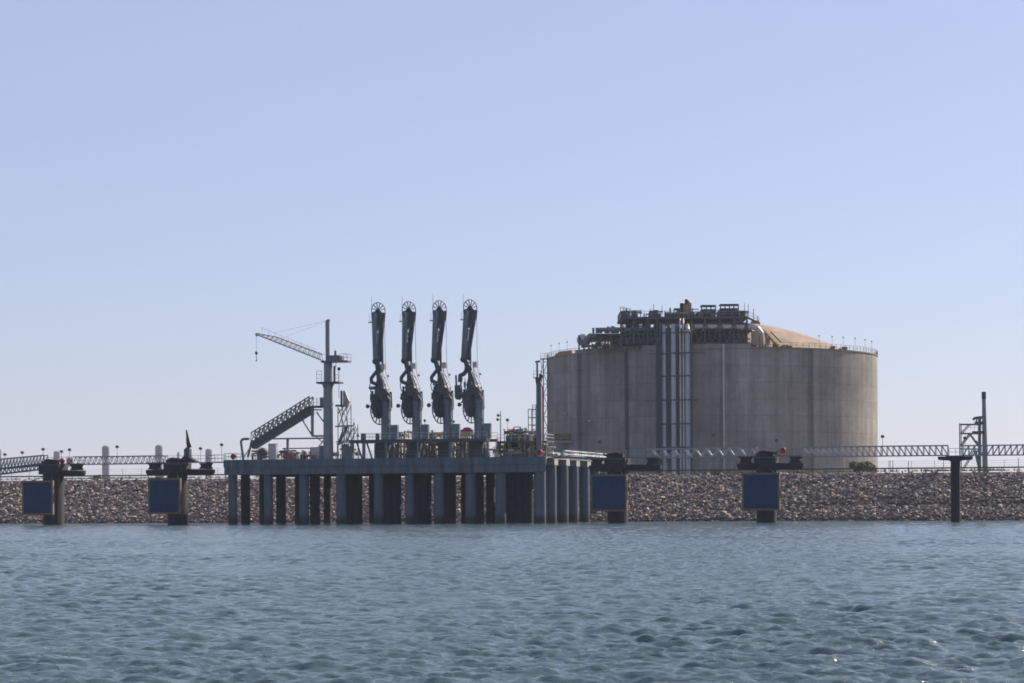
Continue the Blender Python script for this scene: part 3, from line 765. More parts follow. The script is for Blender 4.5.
ALAB = ['leftmost of the four dark grey marine loading arms standing folded upright',
        'second dark grey marine loading arm from the left with coupler loop',
        'third dark grey marine loading arm from the left',
        'rightmost of the four dark grey loading arms with coupler hanging clear at its left']
for i, (pxw, ln) in enumerate(((378.3, -1.6), (408.9, -3.6), (439.6, -4.8), (470.2, -5.8))): arm(i, pxw, ln, ALAB[i])

ORD = ['leftmost', 'second', 'third', 'rightmost']
for i, (a_, b_, y_) in enumerate(((390.5, 397.2, 424.8), (421.2, 428, 424.3), (452, 459, 423.8), (483, 490.2, 423.2))):
    pa, pb = W(a_, 440, YA - .3), W(b_, y_, YA - .3)
    t = thing('control_cabinet', f'tall blue grey cabinet on raised walkway right of the {ORD[i]} loading arm', 'cabinet', ((pa.x + pb.x) / 2, YA, pa.z), 'cabinets beside the loading arms')
    m = MB(); m.box(pa.x, pb.x, YA - .3, YA + .5, zpy(440), pb.z); m.build('body', steel_m, t)
    m = MB(); m.box(pa.x + .08, pb.x - .08, YA - .34, YA - .303, zpy(440) + .15, pb.z - .1); m.build('door', mat('cabinet door', (.10, .14, .185), .5), t)

# raised walkway under the arms
wx0, wx1 = X_at(351.5, 359, 440), X_at(489, 359, 440)
t = thing('raised_walkway', 'long dark raised steel walkway carrying the feet of the loading arms', 'platform', ((wx0 + wx1) / 2, 360, ZD))
zt = zpy(440.2)
m = MB(); m.box(wx0, wx1, 357.6, 359.7, zt - .5, zt); m.box(wx0, wx1, 362.4, 364, zt - .45, zt - .01); m.build('deck', steel2_m, t)
for px in (352.5, 364, 387, 418.5, 450.8, 488):
    xx = X_at(px, 358, 450)
    for yy in (357.8, 363.8):
        m = MB(); m.beam((xx, yy, ZD), (xx, yy, zt - .5), .38); m.build('post', steel_m, t)
for px in (362, 372, 396, 405, 428, 436, 459, 466):
    m = MB(); xx = X_at(px, 358, 450); m.beam((xx, 358, ZD + .05), (xx + .9 * (1 if px % 2 else -1), 358, zt - .5), .22); m.build('brace', steel2_m, t)
m = MB(); m.rail((wx0, 357.7, zt), (wx1, 357.7, zt), 1.05, 1.4); m.rail((wx0, 363.9, zt), (wx1, 363.9, zt), 1.05, 1.4); m.build('railing', galv_m, t)

# machinery between the pedestals and behind
def clutter(name, label, cat, px0, px1, py0, py1, Y, d, n, mats, seed):
    rd = random.Random(seed); t = thing(name, label, cat, (X_at((px0 + px1) / 2, Y, 455), Y, ZD))
    def rp(): 
        return rd.uniform(px0, px1), rd.uniform(py0, py1)
    buckets = {}
    for k in range(n):
        mm_ = rd.choice(mats); m = MB()
        x, y = rp(); yy = Y + rd.uniform(0, d); c = W(x, y, Y); c.y = yy; c.z = max(c.z, ZD + .4)
        q = rd.random()
        if q < .35: L = rd.uniform(.6, 2.6); L = min(L, (px1 - x) * .155 + .3); m.tube(c, c + Vector((L, 0, 0)), rd.uniform(.06, .22), n=8); m.tube((c.x + L * .5, c.y, c.z), (c.x + L * .5, c.y, ZD), .05, n=5)
        elif q < .65: m.tube((c.x, c.y, ZD), c, rd.uniform(.05, .16), n=8); m.tube(c, c + Vector((0, 0, .1)), rd.uniform(.15, .32), n=10)
        elif q < .85: a_ = rd.uniform(.15, .5); m.box(c.x - a_, c.x + a_, c.y - .3, c.y + .3, max(ZD, c.z - rd.uniform(.3, .9)), c.z); m.beam((c.x, c.y, ZD), (c.x, c.y, c.z), .1)
        else: m.ring(c, (rd.uniform(-.3, .3), 1, 0), rd.uniform(.2, .35), .04, 16, 5); m.tube(c, (c.x, c.y, ZD), .05, n=5); m.tube(c - Vector((0, .0, 0)), c + Vector((0, .4, 0)), .05, n=5)
        m.build('pipe_run' if q < .35 else 'standpipe' if q < .65 else 'valve_body' if q < .85 else 'handwheel', mm_, t)
    return t
clutter('pipe_manifold', 'yellow and pale pipework crowded at the right end of the jetty deck', 'pipework', 491, 528, 434, 455, 360, 8, 80, [pale_m, yellow_m, rust_m, steel2_m, galv_m, cream_m], 3)
clutter('pipe_manifold', 'pale pipes and valves between first and second loading arm feet', 'pipework', 389, 406, 428, 455, 365.5, 3, 34, [pale_m, brown_m, steel2_m, cream_m], 4)
clutter('pipe_manifold', 'pipes and valves between second and third loading arm feet', 'pipework', 424, 440, 429, 455, 365.5, 3, 32, [pale_m, brown_m, steel2_m, rust_m], 5)
clutter('pipe_manifold', 'yellow topped pipes between third and rightmost loading arm feet', 'pipework', 453, 470, 430, 455, 365.5, 3, 34, [pale_m, yellow_m, steel2_m, cream_m], 6)
clutter('valve_station', 'low valves and pipe ends under the sloping gangway on the jetty', 'valves', 276, 312, 450, 457, 361, 3, 26, [steel_m, pale_m, redpipe_m, steel2_m], 8)
clutter('pipe_manifold', 'pale pipes and stands just right of the crane mast foot', 'pipework', 334, 352, 440, 456, 363, 4, 24, [pale_m, steel_m, cream_m, steel2_m], 9)
clutter('pipe_manifold', 'low grey pipework beside the white pipelines at jetty end', 'pipework', 528, 546, 442, 456, 362, 6, 34, [pale_m, steel2_m, white_m, rust_m], 10)

clutter('pipe_manifold', 'long low run of pale pipes along the back of the jetty behind the loading arms', 'pipework', 388, 494, 444, 457, 366.5, 3, 90, [pale_m, pale_m, cream_m, yellow_m, galv_m, steel2_m, rust_m], 14)
clutter('pipe_manifold', 'pale pipework packed under the railed service platform', 'pipework', 493, 534, 443.5, 456, 363, 6, 80, [pale_m, cream_m, galv_m, rust_m, steel2_m, yellow_m], 15)
clutter('pipe_manifold', 'row of yellow and pale standpipes along the raised walkway behind the arms', 'pipework', 389, 482, 431, 441, 365, 3, 60, [pale_m, brown_m, yellow_m, steel2_m, cream_m], 16)
clutter('deck_gear', 'scattered low gear and pipe stubs on the left part of the jetty deck', 'pipework', 245, 322, 450, 457.5, 364, 4, 50, [pale_m, steel2_m, galv_m, rust_m, steel_m], 17)
# red boxed monitor on yellow stand by the fourth arm
pr = W(467, 431, 360.2)
t = thing('fire_hose_box', 'bright red box on a yellow stand left of the rightmost loading arm', 'hose box', (pr.x, 360.2, zt))
m = MB(); m.prism([(pr.x - .62, 359.8, pr.z - .1), (pr.x + .62, 359.8, pr.z - .1), (pr.x + .66, 359.8, pr.z + .42), (pr.x + .2, 359.8, pr.z + .62), (pr.x - .5, 359.8, pr.z + .5)], (0, .8, 0)); m.build('box', red_m, t)
m = MB(); m.box(pr.x - .6, pr.x + .55, 359.9, 360.5, pr.z - .62, pr.z - .14)
for sx in (-.5, .45): m.beam((pr.x + sx, 360.2, zt), (pr.x + sx, 360.2, pr.z - .6), .12)
m.build('stand', yellow_m, t)

# raised platform right of the arms + cross armed mast
xa, xb = X_at(499, 362, 440), X_at(548, 362, 440)
t = thing('service_platform', 'grey railed service platform above the right end of the jetty', 'platform', ((xa + xb) / 2, 362, ZD))
m = MB(); m.box(xa, xb, 361, 366, Z_at(520, 442.8, 362), Z_at(520, 441, 362)); m.build('deck', steel2_m, t)
zz = Z_at(520, 441, 362)
m = MB(); m.box(X_at(506, 362, 440), X_at(529, 362, 440), 362, 365, zz, zz + .95); m.build('plant_box', steel2_m, t)
for px in (500, 509, 521, 533, 546):
    m = MB(); xx = X_at(px, 361.3, 450); m.beam((xx, 361.3, ZD), (xx, 361.3, zz - .28), .25); m.build('post', steel_m, t)
m = MB(); m.rail((xa, 361.1, zz), (xb, 361.1, zz), 1.05, 1.2); m.rail((xa, 365.9, zz), (xb, 365.9, zz), 1.05, 1.2); m.rail((xb, 361.1, zz), (xb, 365.9, zz), 1.05, 1.2); m.build('railing', galv_m, t)
m = MB(); px_ = [(514, 427), (514, 440), (520.5, 440), (520.5, 427)]
for (a_, b_), (c_, d_) in zip(px_, px_[1:] + px_[:1]): m.beam(W(a_, b_, 363.5), W(c_, d_, 363.5), .14)
m.build('lifting_frame', steel2_m, t)
clutter('pipe_manifold', 'brown and pale small pipes massed on the railed service platform', 'pipework', 502, 536, 428, 439, 365, 3, 70, [pale_m, rust_m, brown_m, cream_m, galv_m, steel2_m], 12)

p = W(500.5, 411, 362); t = thing('signal_mast', 'thin mast with two small round lamps left of the service platform', 'mast', (p.x, 362, ZD))
m = MB(); m.tube((p.x, 362, ZD), p, .12, .06, n=8); m.build('mast', steel2_m, t)
for dy_, dx_ in ((415.3, -2.3), (419.5, -2.8)):
    q = W(500.5 + dx_, dy_, 362); m = MB(); m.ball(q, .26, 10, 6); m.tube(q, (p.x, 362, q.z), .04, n=5); m.build('lamp', lampg_m, t)
# lattice ladder cage left of the column
t = thing('ladder_tower', 'pale open ladder tower just left of the tall blue grey column', 'tower', (X_at(532, 366, 440), 366, ZD))
m = MB()
for px, tp in ((528.4, 409), (532.8, 404.5), (536, 404.5)):
    xx = X_at(px, 366, 430)
    for yy in (366, 368): m.beam((xx, yy, ZD), (xx, yy, Z_at(px, tp, 366)), .12)
for py in (409.3, 417.5, 425, 433):
    for yy in (366, 368): m.beam((X_at(528.4, 366, 430), yy, Z_at(532, py, 366)), (X_at(536, 366, 430), yy, Z_at(532, py, 366)), .13)
m.build('frame', truss_m, t)
m = MB()
for py in (404.8, 407, 412, 414.5): m.beam(W(532.8, py, 366), W(536, py, 366), .06)
m.build('cage', galv_m, t)

# fire monitor tower column
xx = X_at(539, 360, 430)
t = thing('fire_monitor_tower', 'tall slim blue grey column with small head platform left of the tank', 'tower', (xx, 360, ZD))
m = MB(); m.tube((xx, 360, ZD), (xx, 360, Z_at(539, 380, 360)), .46, .42, n=18); m.build('column', steel_m, t)
m = MB(); zq = Z_at(539, 377.4, 360); m.box(xx - .75, xx + .75, 359.3, 360.7, zq - .12, zq)
m.rail((xx - .7, 359.35, zq), (xx + .5, 359.35, zq), 1.0, .6, .03); m.prism([(xx - .5, 359.6, zq - .13), (xx + .5, 359.6, zq - .13), (xx + .35, 359.6, zq - 1.2), (xx - .35, 359.6, zq - 1.2)], (0, .8, 0)); m.build('head_platform', steel2_m, t)
m = MB(); x2 = xx - .25; m.tube((x2, 360, zq), (x2, 360, Z_at(539, 363, 360)), .16, n=10); m.tube((x2 - .3, 360, Z_at(539, 362, 360)), (x2 + .5, 360, Z_at(539, 361.2, 360)), .17, n=8); m.ball((xx + .4, 360, zq + .25), .4, 10, 6); m.build('monitor', steel2_m, t)
m = MB(); m.path([(xx + .25, 359.6, Z_at(539, 381, 360)), (xx + .72, 359.6, Z_at(539, 387, 360)), (xx + .74, 359.6, ZD)], .10); m.build('riser_pipe', redpipe_m, t)
m = MB(); m.tube((xx + .56, 359.5, ZD), (xx + .5, 359.5, Z_at(539, 388, 360)), .05, n=6); m.build('conduit', white_m, t)

# ------------------------------------------------------------------ crane mast
YC = 362.5
def C(px, py, dy=0): v = W(px, py, YC); v.y += dy; return v
crane_m = mat('crane grey paint', (.16, .185, .205), .45, var=.2, scale=1.5, stretch=(1, 1, .3))
cx = C(328.3, 440).x
crane = thing('jetty_crane', 'tall grey mast crane with lattice jib reaching left over the jetty', 'crane', (cx, YC, ZD))
m = MB(); m.tube((cx, YC, ZD), (cx, YC, C(328, 384).z), .84, .78, n=24); m.tube((cx, YC, C(328, 384).z), (cx, YC, C(328, 361).z), .70, .70, n=24)
m.tube((cx, YC, C(328, 405).z), (cx, YC, C(328, 402.5).z), .9, n=24); m.tube((cx, YC, C(328, 388).z), (cx, YC, C(328, 382.5).z), .78, 1.15, n=24); m.build('column', crane_m, crane)
m = MB(); x2 = C(327.6, 340).x; m.tube((x2, YC, C(328, 361).z), (x2, YC, C(328, 321).z), .37, .36, n=16); m.prism([(x2 - .36, YC - .3, C(0, 321).z * 0 + C(328, 321.3).z), (x2 + .42, YC - .3, C(328, 321.3).z), (x2 + .42, YC - .3, C(328, 319.3).z), (x2 + .1, YC - .3, C(328, 319.3).z)], (0, .6, 0)); m.build('upper_mast', crane_m, crane)
z1 = C(328, 361).z; z2 = C(328, 382).z
m = MB(); m.box(C(321, 0).x, C(347.5, 0).x, YC - 1, YC + 1, z1 - .3, z1); m.box(C(326, 0).x, C(339, 0).x, YC - .7, YC + .7, z1, z1 + .9); m.tube((C(333.5, 0).x, YC, z1 + .8), (C(333.5, 0).x, YC, z1 + 1.7), .2)
m.box(C(337, 0).x, C(341, 0).x, YC - .5, YC + .5, z1, z1 + .7); m.build('slewing_platform', steel_m, crane)
m = MB(); m.rail((C(340, 0).x, YC - .9, z1), (C(347.3, 0).x, YC - .9, z1), 1.1, .8); m.rail((C(340, 0).x, YC + .9, z1), (C(347.3, 0).x, YC + .9, z1), 1.1, .8); m.build('railing', galv_m, crane)
m = MB(); m.box(C(316.8, 0).x, C(339, 0).x, YC - 1.2, YC + 1.2, z2 - .3, z2); m.build('lower_platform', steel2_m, crane)
m = MB(); m.rail((C(317, 0).x, YC - 1.1, z2), (C(322, 0).x, YC - 1.1, z2), 1.8, .7, bars=3); m.rail((C(334, 0).x, YC - 1.1, z2), (C(339, 0).x, YC - 1.1, z2), 1.1, .8)
m.beam(C(335.5, 382, -.5), C(335.5, 366, -.5), .3); m.beam(C(333, 362, -.5), C(333, 402, -.5), .07); m.beam(C(337, 367, -.5), C(337, 362, -.5), .07); m.beam(C(340, 398, -.5), C(340, 368, -.5), .07); m.ball(C(340, 369, -.5), .3)
m.build('ladder', steel2_m, crane)
# jib
a0, a1 = C(322.5, 360.5), C(256.8, 334.6)
m = MB()
d_ = (a1 - a0)
for y in (-.5, .5):
    p0 = a0 + Vector((0, y, 0)); p1 = a1 + Vector((0, y * .4, 0)); ups = []
    n = 14
    def up(t): return p0.lerp(p1, t) + Vector((0, 0, .22 + .80 * min(1, (1 - t) * 3.2) * (1 - .18 * t)))
    for k in range(n):
        t0, t1 = k / n, (k + 1) / n
        m.beam(p0.lerp(p1, t0), p0.lerp(p1, t1), .17); m.beam(up(t0), up(t1), .15)
        m.beam(p0.lerp(p1, t0), up((t0 + t1) / 2), .09); m.beam(up((t0 + t1) / 2), p0.lerp(p1, t1), .09)
m.ball(a1, .3); jb = m.build('jib', galv_m, crane)
m = MB()
for k in range(9):
    p = a0.lerp(a1, .1 + .1 * k) + Vector((0, -.5, .8)); m.tube(p, p + Vector((0, 0, .75)), .025, n=4)
p = a0.lerp(a1, .1) + Vector((0, -.5, 1.5)); q = a0.lerp(a1, .92) + Vector((0, -.5, 1.5)); m.tube(p, q, .025, n=4); m.build('jib_railing', galv_m, crane, jb)
m = MB(); m.tube(C(328, 320.5), C(274, 333), .016, n=4); m.tube(C(328, 320.5, .3), C(285, 336.5, .3), .014, n=4); m.tube(C(256.4, 335), C(256.4, 351), .022, n=5); m.build('cable', cable_m, crane)
m = MB(); m.ball(C(256.4, 353), .26, sc_=(1, 1, 1.2)); m.tube(C(256.4, 354), C(256.4, 358), .05, n=6); m.ball(C(256.4, 360.6), .14); m.path([C(256.4, 358), C(257, 359.5), C(256, 360.8)], .06, 5); m.build('hook', steel2_m, crane)

# stair tower at right of the crane
t = thing('stair_tower', 'open steel stair tower with cream screen right of the crane mast', 'tower', (C(343, 440).x, YC, ZD))
m = MB()
for px, top in ((336.5, 404), (345.5, 404), (343, 426), (352.3, 424)):
    for dy in (.8, 2.8): v = C(px, 450, dy); m.beam((v.x, v.y, ZD), (v.x, v.y, C(px, top).z), .13)
m.beam(C(334, 405.5, 0.8), C(345, 405.5, 0.8), .5, .35); m.beam(C(333.5, 426.3, .8), C(352.5, 425.5, .8), .3, .25)
for (a_, b_, c_, d_) in ((337, 426, 345, 405), (343, 405, 336, 414), (337, 408, 342.5, 425), (336, 445, 342, 427), (343.5, 426, 339, 444), (350, 426, 345, 444), (345.6, 441, 351.5, 428)):
    m.beam(C(a_, b_, .8), C(c_, d_, .8), .16); m.beam(C(a_, b_, 2.8), C(c_, d_, 2.8), .12)
m.build('frame', truss_m, t)
m = MB()
for k in range(11):
    m.beam(C(336 + k * .8, 443 - k * 1.6, 1), C(338 + k * .8, 443 - k * 1.6, 1), .2, .6)
m.build('stair', steel_m, t)
m = MB(); m.prism([C(341.3, 405, .8), C(341.3, 391, .8), C(343, 390, .8), C(346, 398, .8), C(347.8, 401, .8), C(346, 406, .8)], (0, .5, 0)); m.build('screen', cream_m, t)
m = MB(); m.beam(C(340.2, 407, .6), C(340.2, 390.5, .6), .28); m.build('screen_post', steel2_m, t)
m = MB(); m.rail(C(346, 425.5, .8), C(352.5, 425.5, .8), 1.1, .9, .025); m.rail(C(336, 405, 2.8), C(345, 405, 2.8), 1.1, .9, .025)
m.tube(C(345.6, 425, .8), C(345.6, 404, .8), .03, n=5); m.ball(C(352.6, 423.6, .8), .2); m.build('railing', galv_m, t)

# gangway
t = thing('access_gangway', 'inclined covered steel gangway rising from the left deck to the crane mast', 'gangway', (C(285, 440).x, YC, ZD))
g0_, g1_ = C(251, 443.5), C(309.5, 407)
m = MB(); m.beam(g0_ + Vector((0, .9, -.45)), g1_ + Vector((0, .9, -.45)), 1.9, 1.1); m.build('ramp', steel2_m, t)
m = MB()
for y in (0.05, 1.8): m.truss(g0_ + Vector((0, y, .2)), g1_ + Vector((0, y, .2)), 1.6, 13, .11, .18, 'X')
m.build('side_truss', truss_d, t)
m = MB(); m.beam(C(308, 406.8, .9), C(324, 406.5, .9), 1.6, .35); m.beam(C(308, 409.8, .4), C(321, 409.8, .4), .2); m.build('landing', steel2_m, t)
m = MB(); m.box(C(318.3, 0).x, C(323, 0).x, YC - .3, YC + .9, C(320, 405.8).z, C(320, 397.5).z); m.build('control_box', steel_m, t)
m = MB(); m.rail(C(304, 406, .1), C(318, 406, .1), 1.25, .8, .03); m.tube(C(316.6, 406, 0), C(316.6, 398, 0), .05, n=5); m.ball(C(308, 402.5, 0), .22); m.build('railing', galv_m, t)
m = MB(); m.beam(C(312.5, 408), C(312.5, 436), .42); m.beam(C(302, 419), C(312, 435), .24); m.beam(C(316.5, 412), C(324, 422), .22); m.beam(C(312.3, 436), C(324, 436), .5, .3)
m.build('support_leg', steel_m, t)
m = MB(); m.beam(C(262, 438.8, .2), C(325, 438.2, .2), .3, .25); m.beam(C(287.7, 439), C(287.7, 457.5), .36); m.beam(C(316, 437, .2), C(324, 444, .2), .14)
m.beam(C(318, 447, .2), C(324, 439, .2), .14); m.build('lower_frame', steel_m, t)
m = MB(); m.path([(C(241, 0).x, YC, ZD), C(241, 441.5), C(242.2, 439.5), C(244.5, 438.9), C(249, 438.9)], .22); m.beam(C(248, 457), C(252, 440), .3); m.beam(C(251, 446), C(244, 457), .12); m.build('goal_frame', steel_m, t)

# gas detectors / barrier under gangway, drums, cabinets
p = C(262.3, 451); t = thing('hose_reel', 'dark round hose reel under the foot of the gangway', 'hose reel', (p.x, YC, ZD))
m = MB(); m.tube((p.x, YC - .5, p.z - .3), (p.x, YC + .5, p.z - .3), .72, n=24); m.build('drum', steel2_m, t)
m = MB()
for y in (-.56, .56): m.ring((p.x, YC + y, p.z - .3), (0, 1, 0), .82, .05, 24, 5)
m.beam((p.x - .8, YC, ZD), (p.x, YC, p.z - .3), .1); m.beam((p.x + .8, YC, ZD), (p.x, YC, p.z - .3), .1); m.build('frame', rust_m, t)
def cab(name, label, cat, x0, x1, y0, Y=YC, m_=steel_m, legs=True, d=.9):
    a_ = W(x0, 457, Y); b_ = W(x1, y0, Y)
    t = thing(name, label, cat, ((a_.x + b_.x) / 2, Y, ZD))
    m = MB(); m.box(a_.x, b_.x, Y, Y + d, ZD + .12, b_.z); m.build('body', m_, t)
    m = MB(); m.box(a_.x + .06, b_.x - .06, Y - .035, Y - .003, ZD + .25, b_.z - .1); m.build('door', m_, t)
    m = MB(); m.box(a_.x - .05, b_.x + .05, Y - .08, Y + d + .05, b_.z + .002, b_.z + .07); m.box(a_.x + .05, b_.x - .05, Y + .08, Y + d - .08, ZD, ZD + .118); m.build('trim', steel2_m, t)
cab('switch_cabinet', 'narrow pale cabinet right of the hose reel on the jetty', 'cabinet', 268.3, 275.8, 444, m_=galv_m)
cab('switch_cabinet', 'wide grey cabinet left of the crane mast foot', 'cabinet', 311, 319.5, 447.5, m_=galv_m)
cab('plant_box', 'large grey plant box at the crane mast foot', 'equipment box', 319.8, 323.3, 446, m_=steel_m)
cab('plant_box', 'square blue grey plant box in front of the stair tower', 'equipment box', 341.5, 351, 446.5, m_=steel_m, Y=YC - 1.5)
cab('plant_box', 'low pale box in the middle of the left deck', 'equipment box', 292, 300, 453, m_=pale_m)
cab('plant_box', 'low red box under the middle of the gangway frame', 'equipment box', 285, 291, 454.2, m_=redpipe_m, Y=YC - 1)
t = thing('pipe_barrier', 'horizontal rust coloured pipe on short posts across the left deck', 'pipe', (C(295, 450).x, YC + 2, ZD))
m = MB(); zb_ = Z_at(300, 448.3, YC + 2); m.tube((C(276, 0).x, YC + 2, zb_), (C(318, 0).x, YC + 2, zb_), .1, n=8); m.build('pipe', rust_m, t)
for px in (278, 304.5, 316):
    m = MB(); m.tube((C(px, 0).x, YC + 2, ZD), (C(px, 0).x, YC + 2, zb_ - .1), .17, n=8); m.build('post', steel_m, t)

# mast lamps on the raised walkway (small work lamps)
for k, (px, py, lb) in enumerate(((358, 435.5, 'small lamp on raised walkway left of the leftmost loading arm'), (424.8, 420.5, 'small lamp above second cabinet between the loading arms'), (453.8, 421.5, 'small lamp above third cabinet between the loading arms'), (352.7, 424, 'small lamp post left of the raised walkway'))):
    if k == 3: continue
    p = W(px, py, 363); t = thing('work_light', lb, 'lamp', (p.x, 363, zt), 'small work lamps over the raised walkway')
    m = MB(); m.tube((p.x, 363, zt), p, .04, n=6); m.build('pole', steel2_m, t); m = MB(); m.ball(p, .24, 10, 6); m.build('lamp_head', lampg_m, t)
for k, (x0, x1, lb, mm_) in enumerate(((361, 366, 'short round dark drum on the raised walkway', steel2_m), (375.5, 379.5, 'small dark drum at the foot of the leftmost loading arm', steel2_m))):
    a_, b_ = W(x0, 440, 360.5), W(x1, 433.5, 360.5); xc = (a_.x + b_.x) / 2; r_ = (b_.x - a_.x) / 2
    t = thing('drum', lb, 'drum', (xc, 360.5, zt)); m = MB(); m.box(xc - .3, xc + .3, 360.2, 360.8, zt - .4, zt + .02); m.build('stand', steel2_m, t)
    m = MB(); m.tube((xc, 360.5, zt + .02), (xc, 360.5, b_.z - .1), r_, n=18); m.tube((xc, 360.5, b_.z - .1), (xc, 360.5, b_.z), r_ * 1.08, r_ * .6, n=18); m.build('body', mm_, t)

# ------------------------------------------------------------------ the storage tank
TZ = 575.0; TR = 41.0
tc_ = F * TZ + R * (TZ * 200 / FPX)
GB = CRZ - .4
WT = 39.15
tank = thing('storage_tank', 'huge round concrete gas storage tank with shallow dome behind the bank', 'storage tank', (tc_.x, tc_.y, GB))
def TCp(px, r, z, r0=TR + 0):
    want = (px - 512) / FPX; lo, hi = -math.radians(85.5), math.radians(86.5)
    for _ in range(36):
        th = (lo + hi) / 2
        if (TZ * 200 / FPX + r * math.sin(th)) / (TZ - r * math.cos(th)) < want: lo = th
        else: hi = th
    return Vector((tc_.x, tc_.y, 0)) + (-F * math.cos(th) + R * math.sin(th)) * r + Vector((0, 0, z))
def Tang(thd, r, z):
    th = math.radians(thd); return Vector((tc_.x, tc_.y, 0)) + (-F * math.cos(th) + R * math.sin(th)) * r + Vector((0, 0, z))
def lathe(m, prof, n=192):
    vs = []
    for r, z in prof:
        for i in range(n): vs.append(Tang(360 * i / n, r, z))
    fs = []
    for j in range(len(prof) - 1):
        for i in range(n): fs.append((j * n + i, j * n + (i + 1) % n, (j + 1) * n + (i + 1) % n, (j + 1) * n + i))
    m.add(vs, fs, True)
m = MB(); lathe(m, [(TR, GB - .5), (TR, WT)]); m.build('wall', tank_m, tank)
m = MB(); lathe(m, [(TR + .16, WT), (TR + .16, WT + .28)], 128); lathe(m, [(TR + .16, WT), (TR + .004, WT)], 128); lathe(m, [(TR + .16, WT + .28), (TR - 2.4, WT + .28)], 128); m.build('rim', mat('rim kerb', (.15, .125, .09), .85), tank)
m = MB(); RS = 74.0
lathe(m, [(.05 + 40.2 * t / 30, 48.5 - (RS - math.sqrt(RS * RS - (40.2 * t / 30) ** 2))) for t in range(31)], 160); m.build('dome_roof', dome_m, tank)
# raised parapet at the front
m = MB(); vs = []; n = 40; x0, x1 = 576, 752
for i in range(n + 1):
    px = x0 + (x1 - x0) * i / n
    for r, z in ((TR + .25, WT - .1), (TR + .25, 40.15), (TR - .6, 40.15), (TR - .6, WT - .1)): vs.append(TCp(px, r, z))
m.add(vs, [(i * 4 + j, i * 4 + 4 + j, i * 4 + 4 + (j + 1) % 4, i * 4 + (j + 1) % 4) for i in range(n) for j in range(4)] + [(0, 1, 2, 3), (n * 4 + 3, n * 4 + 2, n * 4 + 1, n * 4)], False); m.build('parapet', tank_m, tank)
for th in (32.5, -57.5, 122.5, -147.5):
    m = MB(); a_ = Tang(th, TR + .25, (GB + WT) / 2); rd_ = (Tang(th, 1, 0) - Tang(th, 0, 0)); tg = rd_.cross(Vector((0, 0, 1)))
    m.obox(a_, tg * 2.1, rd_ * .65, Vector((0, 0, (WT - GB) / 2 + .04))); m.build('buttress', tank_m, tank)
# railing and rim lamps
m = MB(); n = 150
for i in range(n):
    a_ = 360 * i / n; b_ = 360 * (i + 1) / n
    m.tube(Tang(a_, TR + .1, WT + .28), Tang(a_, TR + .1, WT + 1.4), .05, n=4)
    for z in (.85, 1.4): m.tube(Tang(a_, TR + .1, WT + z), Tang(b_, TR + .1, WT + z), .04, n=4)
m.build('railing', brown_m, tank)
for k, px in enumerate((552, 560, 568, 820, 833, 844, 856, 866, 872.5)):
    m = MB(); m.tube(TCp(px, TR - .6, WT + .28), TCp(px, TR - .6, WT + 3.2), .035, n=5); m.ball(TCp(px, TR - .6, WT + 3.3), .2, 8, 5); m.build('rim_lamp', truss_m, tank)
for k in range(26):
    m = MB(); th = random.uniform(10, 80); r = random.uniform(34, 39.5); z = 48.5 - (RS - math.sqrt(RS * RS - r * r))
    a_ = random.uniform(.25, .7); c = Tang(th, r, z + a_ * .8); m.box(c.x - a_, c.x + a_, c.y - a_, c.y + a_, c.z - a_ * .9, c.z + a_ * .8); m.build('roof_fitting', brown_m, tank)
m = MB(); c = TCp(566, TR - 3.2, WT + .6); m.prism([(c.x - 2.6, c.y - 1, WT - .2), (c.x + 2.2, c.y - 1, WT - .2), (c.x + 1.9, c.y - 1, WT + 1.8), (c.x - 1.2, c.y - 1, WT + 1.5), (c.x - 2.4, c.y - 1, WT + .7)], (0, 2, 0)); m.build('roof_box', orange_m, tank)
m = MB()
for (a_, b_) in ((774, 345), (779, 341)): m.tube(T(766 + (a_ - 774), 332, 552), T(a_ + 2, b_ + 1, 538), .2, n=8)
m.beam(T(764, 330, 550), T(778, 345, 536), .5, .3); m.build('roof_stair', brown_m, tank)

# pipe rack up the front
zr1 = Z1 = T(675, 323, 532).z
def TP(px, z, r): return TCp(px, r, z)
m = MB()
for px in (657.3, 661, 692.3): 
    for r in (41.6, 44.0): m.beam(TP(px, GB, r), TP(px, zr1 if px > 657.4 else 41.5, r), .32)
m.beam(TP(669.3, GB, 42.4), TP(669.3, zr1, 42.4), .75, .2); m.beam(TP(678.2, GB, 42.4), TP(678.2, zr1, 42.4), .5, .2); m.beam(TP(659.3, GB, 42.0), TP(659.3, zr1 - 3, 42.0), .6, .3)
for py in (332, 352.5, 375.5, 399.5, 423.5, 447):
    z = T(675, py, 531).z
    m.beam(TP(656.5, z, 43.9), TP(693, z, 43.9), .28); m.beam(TP(656.5, z, 41.8), TP(693, z, 41.8), .25)
for px, py in ((646, 399.5), (699, 399.5), (706, 352), (650, 352)):
    z = T(675, py, 531).z; m.beam(TP(px, z, 41.25), TP(675, z, 41.25) if abs(px - 675) < 40 else TP(px + 8, z, 41.25), .16)
m.build('pipe_rack', rack_m, tank)
for px, hw, mm_ in ((664.8, 1.9, white_m), (674.2, 2.5, white_m), (681, .75, pale_m), (684.2, .75, pale_m), (688.4, 2.4, white_m)):
    m = MB(); r_ = hw * .2315; rr0 = 43.2; zt_ = T(px, 325 if hw > 1 else 318, 532).z
    m.path([TP(px, GB, rr0), TP(px, zt_ - 1.2, rr0), TP(px, zt_, rr0 - 1.4), TP(px, zt_ + .3, rr0 - 6)], r_, 14); m.build('riser_pipe', mm_, tank)
m = MB(); m.tube(TP(724.2, GB, 41.35), TP(724.2, 40.1, 41.35), .26, n=10); m.build('riser_pipe', mat('weathered pipe', (.30, .31, .31), .6), tank)
